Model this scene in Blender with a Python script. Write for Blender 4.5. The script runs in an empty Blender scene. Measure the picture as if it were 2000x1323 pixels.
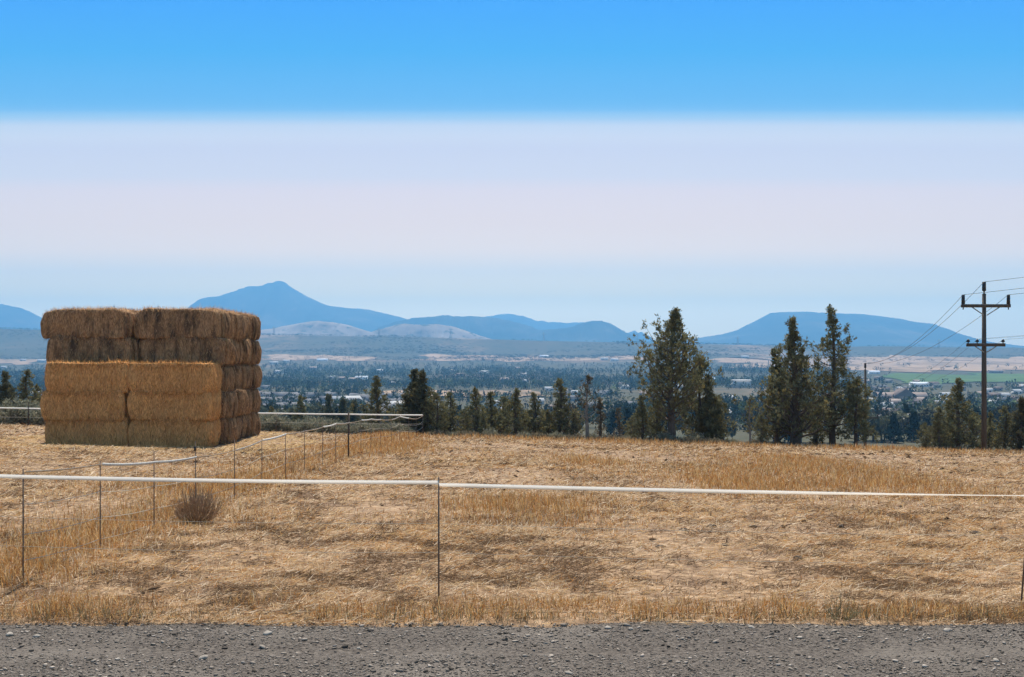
import bpy, math, random
import numpy as np
from mathutils import Vector

# ------------------------------------------------------------------ camera, sky, sun, exposure
F = 2144.0          # focal length in photo pixels (photo is 2000 wide)
ZC = 2.2            # eye height above the gravel road
HZ = 690.0          # photo row of the level horizon
scene = bpy.context.scene
COL = scene.collection
cam_d = bpy.data.cameras.new('camera')
cam = bpy.data.objects.new('camera', cam_d)
COL.objects.link(cam)
cam.location = (0, 0, ZC)
cam.rotation_euler = (math.pi / 2, 0, 0)
cam_d.sensor_width = 36.0
cam_d.lens = 36.0 * F / 2000.0
cam_d.shift_y = (HZ - 661.5) / 2000.0
cam_d.clip_start = 0.1
cam_d.clip_end = 60000
scene.camera = cam

SUN_EL, SUN_AZ = math.radians(61), math.radians(2.0)
sunvec = Vector((math.sin(SUN_AZ) * math.cos(SUN_EL), math.cos(SUN_AZ) * math.cos(SUN_EL), math.sin(SUN_EL)))
world = bpy.data.worlds.new('World')
scene.world = world
world.use_nodes = True
wn, wl = world.node_tree.nodes, world.node_tree.links
wn.clear()
w_out = wn.new('ShaderNodeOutputWorld')
bg_sky = wn.new('ShaderNodeBackground'); bg_sky.inputs[1].default_value = 0.07
sky = wn.new('ShaderNodeTexSky'); sky.sky_type = 'NISHITA'; sky.sun_disc = False
sky.sun_elevation = SUN_EL; sky.sun_rotation = SUN_AZ; sky.altitude = 800
wl.new(sky.outputs[0], bg_sky.inputs[0])
# layered late-summer sky: blue above, a long straight bank of thin pale smoke below
bg_band = wn.new('ShaderNodeBackground')
tc = wn.new('ShaderNodeTexCoord')
sep = wn.new('ShaderNodeSeparateXYZ'); wl.new(tc.outputs['Generated'], sep.inputs[0])
ab = wn.new('ShaderNodeMath'); ab.operation = 'ABSOLUTE'; wl.new(sep.outputs[1], ab.inputs[0])
mx = wn.new('ShaderNodeMath'); mx.operation = 'MAXIMUM'; wl.new(ab.outputs[0], mx.inputs[0]); mx.inputs[1].default_value = 0.45
dv = wn.new('ShaderNodeMath'); dv.operation = 'DIVIDE'; wl.new(sep.outputs[2], dv.inputs[0]); wl.new(mx.outputs[0], dv.inputs[1])
mr = wn.new('ShaderNodeMapRange'); wl.new(dv.outputs[0], mr.inputs[0])
mr.inputs[1].default_value = 0.0; mr.inputs[2].default_value = 0.5
ramp = wn.new('ShaderNodeValToRGB'); wl.new(mr.outputs[0], ramp.inputs[0])
def lin(r, g, b):
    f = lambda c: c / 12.92 if c <= 0.04045 else ((c + 0.055) / 1.055) ** 2.4
    return (f(r / 255), f(g / 255), f(b / 255), 1)
SKY_STOPS = [(690, (1.4784, 1.0722, 0.3769)), (610, (1.4784, 1.0722, 0.3769)), (580, (1.2783, 0.8697, 0.1957)), (530, (0.8601, 0.6383, 0.3383)), (490, (0.8966, 0.6052, 0.3304)), (440, (0.7722, 0.5229, 0.3346)), (370, (0.6359, 0.4708, 0.391)), (345, (0.5326, 0.4517, 0.4234)), (290, (0.4668, 0.4176, 0.4378)), (268, (0.4687, 0.4379, 0.45)), (246, (0.413, 0.4197, 0.459)), (232, (0.2477, 0.349, 0.4531)), (223, (0.1866, 0.3261, 0.4655)), (215, (0.1083, 0.2722, 0.4655)), (204, (0.0735, 0.2561, 0.4626)), (190, (0.0574, 0.2437, 0.4671)), (100, (0.0099, 0.212, 0.4821)), (0, (0.0, 0.1758, 0.5293)), (-380, (0.1, 0.185, 0.36))]   # (photo row, linear radiance); last stop, unseen above the frame, greyed to neutralise fill on the hay
els = ramp.color_ramp.elements
while len(els) > 1: els.remove(els[0])
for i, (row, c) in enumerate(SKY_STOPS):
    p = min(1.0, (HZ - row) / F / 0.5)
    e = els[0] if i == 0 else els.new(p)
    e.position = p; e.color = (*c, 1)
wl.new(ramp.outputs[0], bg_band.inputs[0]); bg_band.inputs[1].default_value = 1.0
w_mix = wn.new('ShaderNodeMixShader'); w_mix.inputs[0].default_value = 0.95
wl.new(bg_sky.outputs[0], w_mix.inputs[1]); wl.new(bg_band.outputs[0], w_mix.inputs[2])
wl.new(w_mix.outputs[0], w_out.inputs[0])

sun_d = bpy.data.lights.new('sun', 'SUN'); sun_d.energy = 4.8; sun_d.angle = math.radians(0.5); sun_d.color = (1.0, 0.93, 0.82)
sun = bpy.data.objects.new('sun', sun_d); COL.objects.link(sun)
sun.rotation_euler = sunvec.to_track_quat('Z', 'Y').to_euler(); sun.location = (0, 0, 400)
vs = scene.view_settings
vs.view_transform = 'Standard'; vs.look = 'None'; vs.exposure = 0.8; vs.gamma = 1.0; vs.use_curve_mapping = False
scene.render.engine = 'CYCLES'
scene.cycles.use_denoising = True
scene.cycles.max_bounces = 5; scene.cycles.diffuse_bounces = 3; scene.cycles.transmission_bounces = 3
scene.cycles.volume_bounces = 0

# ------------------------------------------------------------------ helpers
RNG = np.random.default_rng(7)
def smooth(a, b, x):
    t = np.clip((x - a) / (b - a), 0, 1); return t * t * (3 - 2 * t)
def _hash(ix, iy, s):
    h = np.sin(ix * 127.1 + iy * 311.7 + s * 74.7) * 43758.5453
    return h - np.floor(h)
def vnoise(x, y, s=0):
    ix, iy = np.floor(x), np.floor(y); fx, fy = x - ix, y - iy
    fx = fx * fx * (3 - 2 * fx); fy = fy * fy * (3 - 2 * fy)
    a, b = _hash(ix, iy, s), _hash(ix + 1, iy, s); c, d = _hash(ix, iy + 1, s), _hash(ix + 1, iy + 1, s)
    return (a * (1 - fx) + b * fx) * (1 - fy) + (c * (1 - fx) + d * fx) * fy
def fbm(x, y, s=0, o=4):
    v = 0; a = 0.5; t = 0
    for k in range(o):
        v = v + a * vnoise(x * 2 ** k, y * 2 ** k, s + k * 3.1); t += a; a *= 0.5
    return v / t

def tag(o, label, cat=None, group=None, kind=None):
    o['label'] = label
    if cat: o['category'] = cat
    if group: o['group'] = group
    if kind: o['kind'] = kind
    return o
def raw_mesh(name, V, Fc, mat=None, col=None, smooth_shade=False):
    V = np.asarray(V, dtype=np.float32).reshape(-1, 3)
    Fc = np.asarray(Fc, dtype=np.int32); n, k = Fc.shape
    me = bpy.data.meshes.new(name)
    me.vertices.add(len(V)); me.vertices.foreach_set('co', V.ravel())
    me.loops.add(n * k); me.loops.foreach_set('vertex_index', Fc.ravel())
    me.polygons.add(n); me.polygons.foreach_set('loop_start', np.arange(0, n * k, k, dtype=np.int32))
    if smooth_shade: me.polygons.foreach_set('use_smooth', np.ones(n, dtype=bool))
    if col is not None:
        at = me.color_attributes.new('tint', 'FLOAT_COLOR', 'POINT')
        c4 = np.ones((len(V), 4), dtype=np.float32); c4[:, :3] = col
        at.data.foreach_set('color', c4.ravel())
    me.update(calc_edges=True)
    if mat: me.materials.append(mat)
    return me
def obj(name, me, parent=None, loc=None):
    o = bpy.data.objects.new(name, me); COL.objects.link(o)
    if parent: o.parent = parent
    if loc is not None: o.location = loc
    return o
def empty(name, loc=(0, 0, 0), rz=0.0):
    o = bpy.data.objects.new(name, None); COL.objects.link(o)
    o.location = loc; o.rotation_euler = (0, 0, rz); o.empty_display_size = 0.2
    return o
class MB:
    """collects quads / triangles as triangles"""
    def __init__(s): s.v = []; s.f = []; s.n = 0
    def add(s, V, T):
        V = np.asarray(V, float).reshape(-1, 3); s.v.append(V); s.f.append(np.asarray(T, int) + s.n); s.n += len(V)
    def box(s, x0, x1, y0, y1, z0, z1):
        V = [(x, y, z) for z in (z0, z1) for y in (y0, y1) for x in (x0, x1)]
        q = [(0, 2, 3, 1), (4, 5, 7, 6), (0, 1, 5, 4), (2, 6, 7, 3), (0, 4, 6, 2), (1, 3, 7, 5)]
        s.add(V, [t for a, b, c, d in q for t in ((a, b, c), (a, c, d))])
    def tube(s, pts, rad, k=8, cap=True):
        pts = np.asarray(pts, float); n = len(pts)
        rad = np.broadcast_to(np.asarray(rad, float), (n,))
        d = np.gradient(pts, axis=0); d /= np.linalg.norm(d, axis=1)[:, None] + 1e-9
        ref = np.where(np.abs(d[:, 2:3]) > 0.9, np.array([[1.0, 0, 0]]), np.array([[0, 0, 1.0]]))
        u = np.cross(d, ref); u /= np.linalg.norm(u, axis=1)[:, None]; w = np.cross(d, u)
        a = np.arange(k) * 2 * np.pi / k
        R = pts[:, None, :] + rad[:, None, None] * (u[:, None, :] * np.cos(a)[None, :, None] + w[:, None, :] * np.sin(a)[None, :, None])
        T = []
        for i in range(n - 1):
            for j in range(k):
                p, q = i * k + j, i * k + (j + 1) % k
                T += [(p, q, q + k), (p, q + k, p + k)]
        V = R.reshape(-1, 3)
        if cap:
            V = np.vstack([V, pts[0], pts[-1]]); c0, c1 = n * k, n * k + 1
            for j in range(k):
                T += [(c0, (j + 1) % k, j), (c1, (n - 1) * k + j, (n - 1) * k + (j + 1) % k)]
        s.add(V, T)
    def mesh(s, name, mat, smooth_shade=False):
        return raw_mesh(name, np.vstack(s.v), np.vstack(s.f), mat, None, smooth_shade)

# ------------------------------------------------------------------ materials
def nodes_of(m):
    m.use_nodes = True; return m.node_tree.nodes, m.node_tree.links
def mat_noise(name, cols, scale=5.0, detail=4.0, rough=0.9, bump=0.0, bump_scale=None, obj_coord=False, stretch=(1, 1, 1), spec=0.2, pos=(0.3, 0.7), second=None):
    m = bpy.data.materials.new(name); n, l = nodes_of(m)
    b = n['Principled BSDF']; b.inputs['Roughness'].default_value = rough
    b.inputs['Specular IOR Level'].default_value = spec
    if obj_coord:
        t = n.new('ShaderNodeTexCoord'); src = t.outputs['Object']
    else:
        t = n.new('ShaderNodeNewGeometry'); src = t.outputs['Position']
    mp = n.new('ShaderNodeMapping'); mp.inputs['Scale'].default_value = stretch; l.new(src, mp.inputs[0])
    nz = n.new('ShaderNodeTexNoise'); nz.inputs['Scale'].default_value = scale; nz.inputs['Detail'].default_value = detail; nz.inputs['Roughness'].default_value = 0.6
    l.new(mp.outputs[0], nz.inputs['Vector'])
    r = n.new('ShaderNodeValToRGB'); l.new(nz.outputs[0], r.inputs[0])
    e = r.color_ramp.elements
    while len(e) > 1: e.remove(e[0])
    for i, c in enumerate(cols):
        p = pos[0] + (pos[1] - pos[0]) * i / max(1, len(cols) - 1)
        q = e[0] if i == 0 else e.new(p); q.position = p; q.color = (*c, 1)
    out = r.outputs[0]
    if second:
        sc2, c2, lo, hi = second
        n2 = n.new('ShaderNodeTexNoise'); n2.inputs['Scale'].default_value = sc2; n2.inputs['Detail'].default_value = 5; l.new(mp.outputs[0], n2.inputs['Vector'])
        m2 = n.new('ShaderNodeMapRange'); m2.inputs[1].default_value = lo; m2.inputs[2].default_value = hi; l.new(n2.outputs[0], m2.inputs[0])
        mixn = n.new('ShaderNodeMix'); mixn.data_type = 'RGBA'; l.new(m2.outputs[0], mixn.inputs[0])
        l.new(out, mixn.inputs[6]); mixn.inputs[7].default_value = (*c2, 1); out = mixn.outputs[2]
    l.new(out, b.inputs['Base Color'])
    if bump:
        bz = n.new('ShaderNodeTexNoise'); bz.inputs['Scale'].default_value = bump_scale or scale * 3; bz.inputs['Detail'].default_value = 6; l.new(mp.outputs[0], bz.inputs['Vector'])
        bp = n.new('ShaderNodeBump'); bp.inputs['Strength'].default_value = bump; bp.inputs['Distance'].default_value = 0.03
        l.new(bz.outputs[0], bp.inputs['Height']); l.new(bp.outputs[0], b.inputs['Normal'])
    return m
def mat_tint(name, translucent=0.3, gain=(1, 1, 1)):
    """colour from the per-blade tint, thin plant matter that lets some light through"""
    m = bpy.data.materials.new(name); n, l = nodes_of(m)
    n.remove(n['Principled BSDF']); out = n['Material Output']
    a = n.new('ShaderNodeVertexColor'); a.layer_name = 'tint'
    mu = n.new('ShaderNodeMix'); mu.data_type = 'RGBA'; mu.blend_type = 'MULTIPLY'; mu.inputs[0].default_value = 1
    l.new(a.outputs[0], mu.inputs[6]); mu.inputs[7].default_value = (*gain, 1)
    d = n.new('ShaderNodeBsdfDiffuse'); t = n.new('ShaderNodeBsdfTranslucent'); x = n.new('ShaderNodeMixShader')
    x.inputs[0].default_value = translucent
    l.new(mu.outputs[2], d.inputs[0]); l.new(mu.outputs[2], t.inputs[0])
    l.new(d.outputs[0], x.inputs[1]); l.new(t.outputs[0], x.inputs[2]); l.new(x.outputs[0], out.inputs[0])
    return m
def mat_plain(name, c, rough=0.6, var=0.12, scale=3.0):
    lo = tuple(max(0, v * (1 - var)) for v in c); hi = tuple(min(1, v * (1 + var)) for v in c)
    return mat_noise(name, [lo, hi], scale=scale, rough=rough, obj_coord=True)

M = {}
M['gravel_base'] = mat_noise('gravel_base', [(0.045, 0.035, 0.028), (0.10, 0.082, 0.066), (0.17, 0.142, 0.115)], scale=28, bump=1.0, bump_scale=45, second=(0.9, (0.16, 0.135, 0.11), 0.5, 0.72))
M['soil'] = mat_noise('dry_soil', [(0.09, 0.055, 0.03), (0.24, 0.15, 0.08), (0.46, 0.315, 0.19)], scale=7, bump=0.7, bump_scale=18, pos=(0.28, 0.74), second=(1.3, (0.17, 0.105, 0.06), 0.5, 0.66))
M['verge'] = mat_noise('dirt_verge', [(0.14, 0.10, 0.065), (0.28, 0.2, 0.13)], scale=9, bump=0.6)
M['grass'] = mat_tint('dry_grass', 0.34)
M['leaf'] = mat_tint('juniper_leaf', 0.22)
M['stone'] = mat_tint('gravel_stone', 0.0)
M['straw'] = mat_tint('loose_straw', 0.45)
M['bark'] = mat_noise('juniper_bark', [(0.06, 0.045, 0.035), (0.16, 0.125, 0.1)], scale=6, stretch=(3, 3, 0.5), obj_coord=True, bump=0.6)
M['dead_wood'] = mat_noise('dead_wood', [(0.13, 0.11, 0.09), (0.26, 0.23, 0.2)], scale=8, stretch=(3, 3, 0.5), obj_coord=True)
M['pole_wood'] = mat_noise('weathered_pole_wood', [(0.05, 0.04, 0.032), (0.13, 0.105, 0.085)], scale=5, stretch=(5, 5, 0.25), obj_coord=True, bump=0.4)
M['insulator'] = mat_plain('dark_insulator', (0.025, 0.025, 0.028), 0.35)
M['steel'] = mat_plain('galvanised_steel', (0.22, 0.23, 0.24), 0.5)
M['wire'] = mat_plain('dull_wire', (0.09, 0.09, 0.095), 0.6)
M['tape'] = mat_noise('white_fence_tape', [(0.70, 0.68, 0.64), (0.84, 0.83, 0.8)], scale=30, stretch=(0.15, 1, 6), rough=0.6)
def tape_mat():
    m = M['tape']; n, l = nodes_of(m); b = n['Principled BSDF']; o = n['Material Output']
    t = n.new('ShaderNodeBsdfTranslucent'); t.inputs[0].default_value = (0.92, 0.88, 0.82, 1); x = n.new('ShaderNodeMixShader'); x.inputs[0].default_value = 0.6
    l.new(b.outputs[0], x.inputs[1]); l.new(t.outputs[0], x.inputs[2]); l.new(x.outputs[0], o.inputs[0])
tape_mat()
M['old_tape'] = mat_noise('grimy_fence_tape', [(0.50, 0.47, 0.42), (0.68, 0.65, 0.6)], scale=30, rough=0.8)
M['string'] = mat_plain('pale_fence_string', (0.46, 0.40, 0.32), 0.8)
M['fibre_post'] = mat_noise('grey_brown_post', [(0.11, 0.075, 0.055), (0.21, 0.15, 0.11)], scale=12, obj_coord=True)
M['tpost'] = mat_noise('rusty_steel_post', [(0.045, 0.035, 0.03), (0.11, 0.075, 0.05)], scale=15, obj_coord=True)
M['dung'] = mat_noise('dry_dung', [(0.03, 0.022, 0.016), (0.085, 0.06, 0.04)], scale=14, obj_coord=True, bump=0.8)
M['rock'] = mat_noise('pale_stone', [(0.22, 0.19, 0.155), (0.38, 0.335, 0.28)], scale=8, obj_coord=True, bump=0.4)
M['twine'] = mat_plain('baling_twine', (0.42, 0.3, 0.16), 0.8)

def hay_mat(name, cols, dark):
    m = bpy.data.materials.new(name); n, l = nodes_of(m); b = n['Principled BSDF']
    b.inputs['Roughness'].default_value = 0.95; b.inputs['Specular IOR Level'].default_value = 0.3
    t = n.new('ShaderNodeTexCoord'); oi = n.new('ShaderNodeObjectInfo')
    off = n.new('ShaderNodeVectorMath'); off.operation = 'ADD'
    sc = n.new('ShaderNodeVectorMath'); sc.operation = 'SCALE'; sc.inputs[3].default_value = 37.0
    cb = n.new('ShaderNodeCombineXYZ')
    for i in range(3): l.new(oi.outputs['Random'], cb.inputs[i])
    l.new(cb.outputs[0], sc.inputs[0]); l.new(t.outputs['Object'], off.inputs[0]); l.new(sc.outputs[0], off.inputs[1])
    def noise(stretch, scale, det):
        mp = n.new('ShaderNodeMapping'); mp.inputs['Scale'].default_value = stretch; l.new(off.outputs[0], mp.inputs[0])
        z = n.new('ShaderNodeTexNoise'); z.inputs['Scale'].default_value = scale; z.inputs['Detail'].default_value = det; z.inputs['Roughness'].default_value = 0.65
        l.new(mp.outputs[0], z.inputs['Vector']); return z
    fine = noise((1, 1, 0.16), 55, 5)
    r = n.new('ShaderNodeValToRGB'); l.new(fine.outputs[0], r.inputs[0]); e = r.color_ramp.elements
    e[0].position = 0.38; e[0].color = (*cols[0], 1); e[1].position = 0.66; e[1].color = (*cols[1], 1)
    flake = noise((1, 1, 0.22), 3.6, 3)
    mr = n.new('ShaderNodeMapRange'); mr.inputs[1].default_value = 0.45; mr.inputs[2].default_value = 0.68; mr.inputs[4].default_value = dark[3]; l.new(flake.outputs[0], mr.inputs[0])
    mix = n.new('ShaderNodeMix'); mix.data_type = 'RGBA'; l.new(mr.outputs[0], mix.inputs[0]); l.new(r.outputs[0], mix.inputs[6]); mix.inputs[7].default_value = (*dark[:3], 1)
    l.new(mix.outputs[2], b.inputs['Base Color'])
    bp = n.new('ShaderNodeBump'); bp.inputs['Strength'].default_value = 0.9; bp.inputs['Distance'].default_value = 0.03
    l.new(fine.outputs[0], bp.inputs['Height']); l.new(bp.outputs[0], b.inputs['Normal'])
    return m
M['hay'] = hay_mat('fresh_hay', [(0.38, 0.168, 0.055), (0.92, 0.48, 0.175)], (0.38, 0.18, 0.065, 0.5))
M['hay_old'] = hay_mat('weathered_hay', [(0.17, 0.092, 0.044), (0.60, 0.34, 0.165)], (0.05, 0.03, 0.018, 0.92))

# ------------------------------------------------------------------ terrain
_py = np.array([-80, 8.8, 9.8, 18, 27.5, 35, 45, 55, 62, 70, 80, 110, 150, 280, 500, 800, 1150, 1700, 2500, 3050])
_pz = np.array([0, 0, -0.0, -0.30, -0.70, -1.12, -1.58, -2.14, -2.72, -3.7, -4.9, -8.7, -13, -23, -31.4, -37.7, -40.7, -41.4, -35, -27])
_yy = np.concatenate([np.linspace(-80, 200, 1400), np.geomspace(202, 3050, 500)])
_zz = np.interp(_yy, _py, _pz)
_k = np.ones(15) / 15
_zs = np.convolve(np.pad(_zz, 7, mode='edge'), _k, 'valid')
RIM_X = [-1500, -500, 0, 80, 520, 800, 1000, 1250, 1500, 2000, 2500, 3500]
RIM_R = [640, 641, 643, 645, 654, 659, 665, 670, 675, 682, 686, 688]
PAD_Z = -0.82      # the stack stands on a levelled pad
def ground(X, Y):
    X = np.asarray(X, float); Y = np.asarray(Y, float)
    z = np.interp(Y, _yy, _zs)
    lat = -0.028 * np.clip(X, -70, 70) * smooth(8.9, 11.5, Y) * (1 - smooth(80, 260, Y))
    z = z + lat + 0.05 * (fbm(X * 0.25, Y * 0.25, 3) - 0.5) * smooth(9.5, 14, Y)
    far = smooth(300, 1500, Y)
    z = z + far * 5 * (fbm(X / 300, Y / 300, 11) - 0.5)
    pad = smooth(-17.0, -15.4, X) * (1 - smooth(-9.0, -7.4, X)) * smooth(33.4, 34.7, Y) * (1 - smooth(41.2, 43.5, Y))
    z = z * (1 - pad) + PAD_Z * pad
    px = 1000 + F * X / np.maximum(Y, 1)
    rim = ZC + (HZ - np.interp(px, RIM_X, RIM_R)) / F * 4200
    up = 0.45 * smooth(2900, 3900, Y) + 0.55 * smooth(3650 + 400 * (fbm(X / 600, Y * 0 + 1.7, 5) - 0.5), 4200, Y)
    zp = -27 + (rim + 27) * up + smooth(2900, 3600, Y) * (1 - smooth(4050, 4230, Y)) * 26 * (fbm(X / 480, Y / 340, 21) - 0.5)
    zp = zp - smooth(4300, 7000, Y) * 60
    return np.where(Y > 2800, z + (zp - z) * smooth(2800, 3050, Y), z)
def pix2ground(px, py, y0=9.0, y1=4230):
    Ys = np.geomspace(y0, y1, 6000); Xs = (px - 1000) / F * Ys; Zr = ZC - (py - HZ) / F * Ys
    hit = np.nonzero(ground(Xs, Ys) >= Zr)[0]
    i = hit[0] if len(hit) else len(Ys) - 1
    return np.array([Xs[i], Ys[i], float(ground(Xs[i], Ys[i]))])
def grid_faces(nr, nc):
    i = np.arange(nr - 1)[:, None] * nc + np.arange(nc - 1)[None, :]
    i = i.ravel(); return np.stack([i, i + 1, i + nc + 1, i + nc], 1)
def sheet(name, Xg, Yg, Zg, mat, smooth_shade=True):
    V = np.stack([Xg, Yg, Zg], -1).reshape(-1, 3)
    return raw_mesh(name, V, grid_faces(*Xg.shape), mat, None, smooth_shade)

# ground behind and under the road
Xg, Yg = np.meshgrid(np.linspace(-70, 70, 60), np.linspace(-70, 9.3, 40))
tag(obj('ground', sheet('ground', Xg, Yg, 0 * Xg - 0.03, M['verge'])), 'bare dirt ground under and behind the gravel road', None, None, 'structure')
# gravel road with a ragged far edge and shallow wheel ruts
Xg, Yg = np.meshgrid(np.linspace(-60, 60, 600), np.concatenate([np.linspace(-1.5, 6.2, 16), np.linspace(6.3, 9.15, 60)]))
zr = 0.02 * (fbm(Xg * 1.2, Yg * 1.2, 2) - 0.5) - 0.03 * np.exp(-((Yg - 8.15) / 0.16) ** 2) - 0.03 * np.exp(-((Yg - 6.5) / 0.18) ** 2) + 0.004
zr = zr - 0.09 * smooth(8.86, 9.12, Yg + 0.42 * (fbm(Xg * 0.8, Xg * 0, 8) - 0.5) + 0.10 * (fbm(Xg * 5, Yg * 5, 18) - 0.5))
tag(obj('gravel_road', sheet('gravel_road', Xg, Yg, zr, M['gravel_base'])), 'grey gravel road running along the bottom of the field', None, None, 'structure')
# dry pasture up to and just over the brow of the hill
Yr = np.concatenate([np.linspace(8.7, 16, 90), np.linspace(16.1, 40, 90), np.linspace(40.4, 76, 70)])
Xr = np.concatenate([np.linspace(-75, -26, 40), np.linspace(-25.8, 25.8, 300), np.linspace(26, 75, 40)])
Xg, Yg = np.meshgrid(Xr, Yr)
Zg = ground(Xg, Yg) + 0.025 * (fbm(Xg * 2.2, Yg * 2.2, 31) - 0.5) + 0.012
Zg = Zg - 0.05 * (1 - smooth(8.72, 8.98, Yg))
tag(obj('dry_field', sheet('dry_field', Xg, Yg, Zg, M['soil'])), 'dry brown pasture sloping to the brow of the hill', None, None, 'structure')

# hillside, valley floor and far plateau in one sheet
def valley_mat():
    m = bpy.data.materials.new('valley_ground'); n, l = nodes_of(m); b = n['Principled BSDF']; b.inputs['Roughness'].default_value = 1; b.inputs['Specular IOR Level'].default_value = 0
    g = n.new('ShaderNodeNewGeometry')
    def noise(scale, det, st=(1, 1, 1)):
        mp = n.new('ShaderNodeMapping'); mp.inputs['Scale'].default_value = st; l.new(g.outputs['Position'], mp.inputs[0])
        z = n.new('ShaderNodeTexNoise'); z.inputs['Scale'].default_value = scale; z.inputs['Detail'].default_value = det; z.inputs['Roughness'].default_value = 0.62; l.new(mp.outputs[0], z.inputs['Vector']); return z
    big = noise(0.0016, 5, (1, 0.55, 0)); r = n.new('ShaderNodeValToRGB'); l.new(big.outputs[0], r.inputs[0])
    e = r.color_ramp.elements; e[0].position = 0.44; e[0].color = (0.08, 0.078, 0.055, 1); e[1].position = 0.64; e[1].color = (0.24, 0.17, 0.115, 1)
    q = e.new(0.54); q.color = (0.10, 0.088, 0.06, 1)
    sp = noise(0.028, 4); mr = n.new('ShaderNodeMapRange'); mr.inputs[1].default_value = 0.52; mr.inputs[2].default_value = 0.66; mr.inputs[4].default_value = 0.75; l.new(sp.outputs[0], mr.inputs[0])
    mix = n.new('ShaderNodeMix'); mix.data_type = 'RGBA'; l.new(mr.outputs[0], mix.inputs[0]); l.new(r.outputs[0], mix.inputs[6]); mix.inputs[7].default_value = (0.055, 0.06, 0.042, 1)
    l.new(mix.outputs[2], b.inputs['Base Color']); return m
M['valley'] = valley_mat()
Yr = np.concatenate([np.geomspace(76, 700, 80), np.linspace(708, 2900, 90), np.linspace(2912, 4480, 130), np.geomspace(4520, 12300, 30)])
tr = np.linspace(-0.85, 0.85, 260)
Xg = tr[None, :] * (Yr[:, None] + 60); Yg = np.repeat(Yr[:, None], len(tr), 1)
tag(obj('valley_floor', sheet('valley_floor', Xg, Yg, ground(Xg, Yg), M['valley'])), 'wide valley with dry fields rising to a low plateau', None, None, 'structure')

def patch(name, label, pts, mat, lift=1.2):
    """field draped on the valley: four photo corners (near-left, near-right, far-right, far-left) put down on the terrain"""
    c = [pix2ground(*p, y0=200)[:2] for p in pts]
    a, b = np.meshgrid(np.linspace(0, 1, 40), np.linspace(0, 1, 24))
    P = (1 - b)[..., None] * ((1 - a)[..., None] * c[0] + a[..., None] * c[1]) + b[..., None] * ((1 - a)[..., None] * c[3] + a[..., None] * c[2])
    X, Y = P[..., 0], P[..., 1]
    sx_ = np.ptp(X); w = 0.22 * sx_ * (fbm(Y / 90, X * 0 + lift, 9) - 0.5); X = X + w; Y = Y + 0.55 * np.ptp(Y) * (fbm(X / (0.12 * sx_), X * 0, 19) - 0.5)
    tag(obj(name, sheet(name, X, Y, ground(X, Y) + lift, mat)), label, None, None, 'structure')
M['green_field'] = mat_noise('irrigated_field', [(0.06, 0.095, 0.04), (0.10, 0.15, 0.06)], scale=0.01, rough=1, spec=0)
M['tan_field'] = mat_noise('stubble_field', [(0.15, 0.115, 0.08), (0.30, 0.21, 0.14), (0.36, 0.26, 0.18)], scale=0.012, rough=1, spec=0, stretch=(1, 0.4, 1))
patch('irrigated_field', 'green irrigated field in the valley beyond the town', [(1800, 752), (2120, 750), (2140, 731), (1745, 732)], M['green_field'])
patch('stubble_field', 'long tan field in front of the wooded plateau slope', [(800, 706), (1262, 705), (1262, 698), (830, 692)], M['tan_field'])
patch('stubble_field', 'narrow tan field among the trees of the valley', [(740, 779), (1060, 776), (1050, 765), (740, 766)], M['tan_field'])
patch('stubble_field', 'small bare tan lot between the houses and the trees', [(612, 754), (650, 754), (646, 747), (608, 746)], M['tan_field'])
patch('stubble_field', 'tan field strip beside the long white barn', [(510, 704), (720, 706), (720, 698), (510, 694)], M['tan_field'])
patch('stubble_field', 'broad tan slope below the plateau behind the green field', [(1440, 722), (2160, 727), (2200, 700), (1440, 697)], M['tan_field'])
patch('stubble_field', 'tan strip beyond the town under the western slope', [(-80, 711), (76, 713), (76, 704), (-80, 700)], M['tan_field'])

# ------------------------------------------------------------------ mountains: ridges with real depth
def ridge(name, label, dist, prof, depth, mat, base=-10, rough=0.28, seed=0, front=1.3):
    px = np.array([p[0] for p in prof], float); rw = np.array([p[1] for p in prof], float)
    u = np.linspace(px[0], px[-1], 400)
    row = np.interp(u, px, rw)
    k = np.ones(3) / 3; row = np.convolve(np.pad(row, 1, mode='edge'), k, 'valid')
    v = np.linspace(-1, 1, 33)
    H = (HZ - row) / F * dist + ZC
    X0 = (u - 1000) / F * dist
    X = np.repeat(X0[None, :], len(v), 0); Yc = dist + 0 * X
    sh = (1 - np.abs(v)) ** front
    Hn = np.maximum(H - base, 1)
    nz = fbm(X / (depth * 0.22), (v[:, None] * depth) / (depth * 0.45) + 0 * X, seed, 5) - 0.5
    Z = base + Hn[None, :] * sh[:, None] * (1 + 0.8 * nz * (1 - np.exp(-(np.abs(v) / 0.12)))[:, None])
    Z = Z + rough * 60 * (fbm(X / 60, v[:, None] * depth / 200 + seed, seed + 4) - 0.5) * sh[:, None] ** 0.5
    o = obj(name, sheet(name, X, Yc + v[:, None] * depth, Z, mat)); tag(o, label, None, None, 'structure')
M['mtn'] = mat_noise('forested_mountain', [(0.025, 0.032, 0.022), (0.06, 0.06, 0.04), (0.17, 0.135, 0.09)], scale=0.0026, rough=1, spec=0, detail=7, pos=(0.35, 0.75))
M['pale_hill'] = mat_noise('grassy_hill', [(0.06, 0.055, 0.04), (0.24, 0.185, 0.14), (0.34, 0.27, 0.21)], scale=0.006, rough=1, spec=0, detail=6, second=(0.022, (0.08, 0.08, 0.055), 0.58, 0.66))
ridge('mountain', 'blue mountain shoulder left of the hay stack', 9300, [(-900, 640), (-500, 585), (-200, 578), (0, 594), (40, 602), (80, 622), (120, 646), (240, 676), (330, 690)], 1500, M['mtn'], seed=1)
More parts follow.
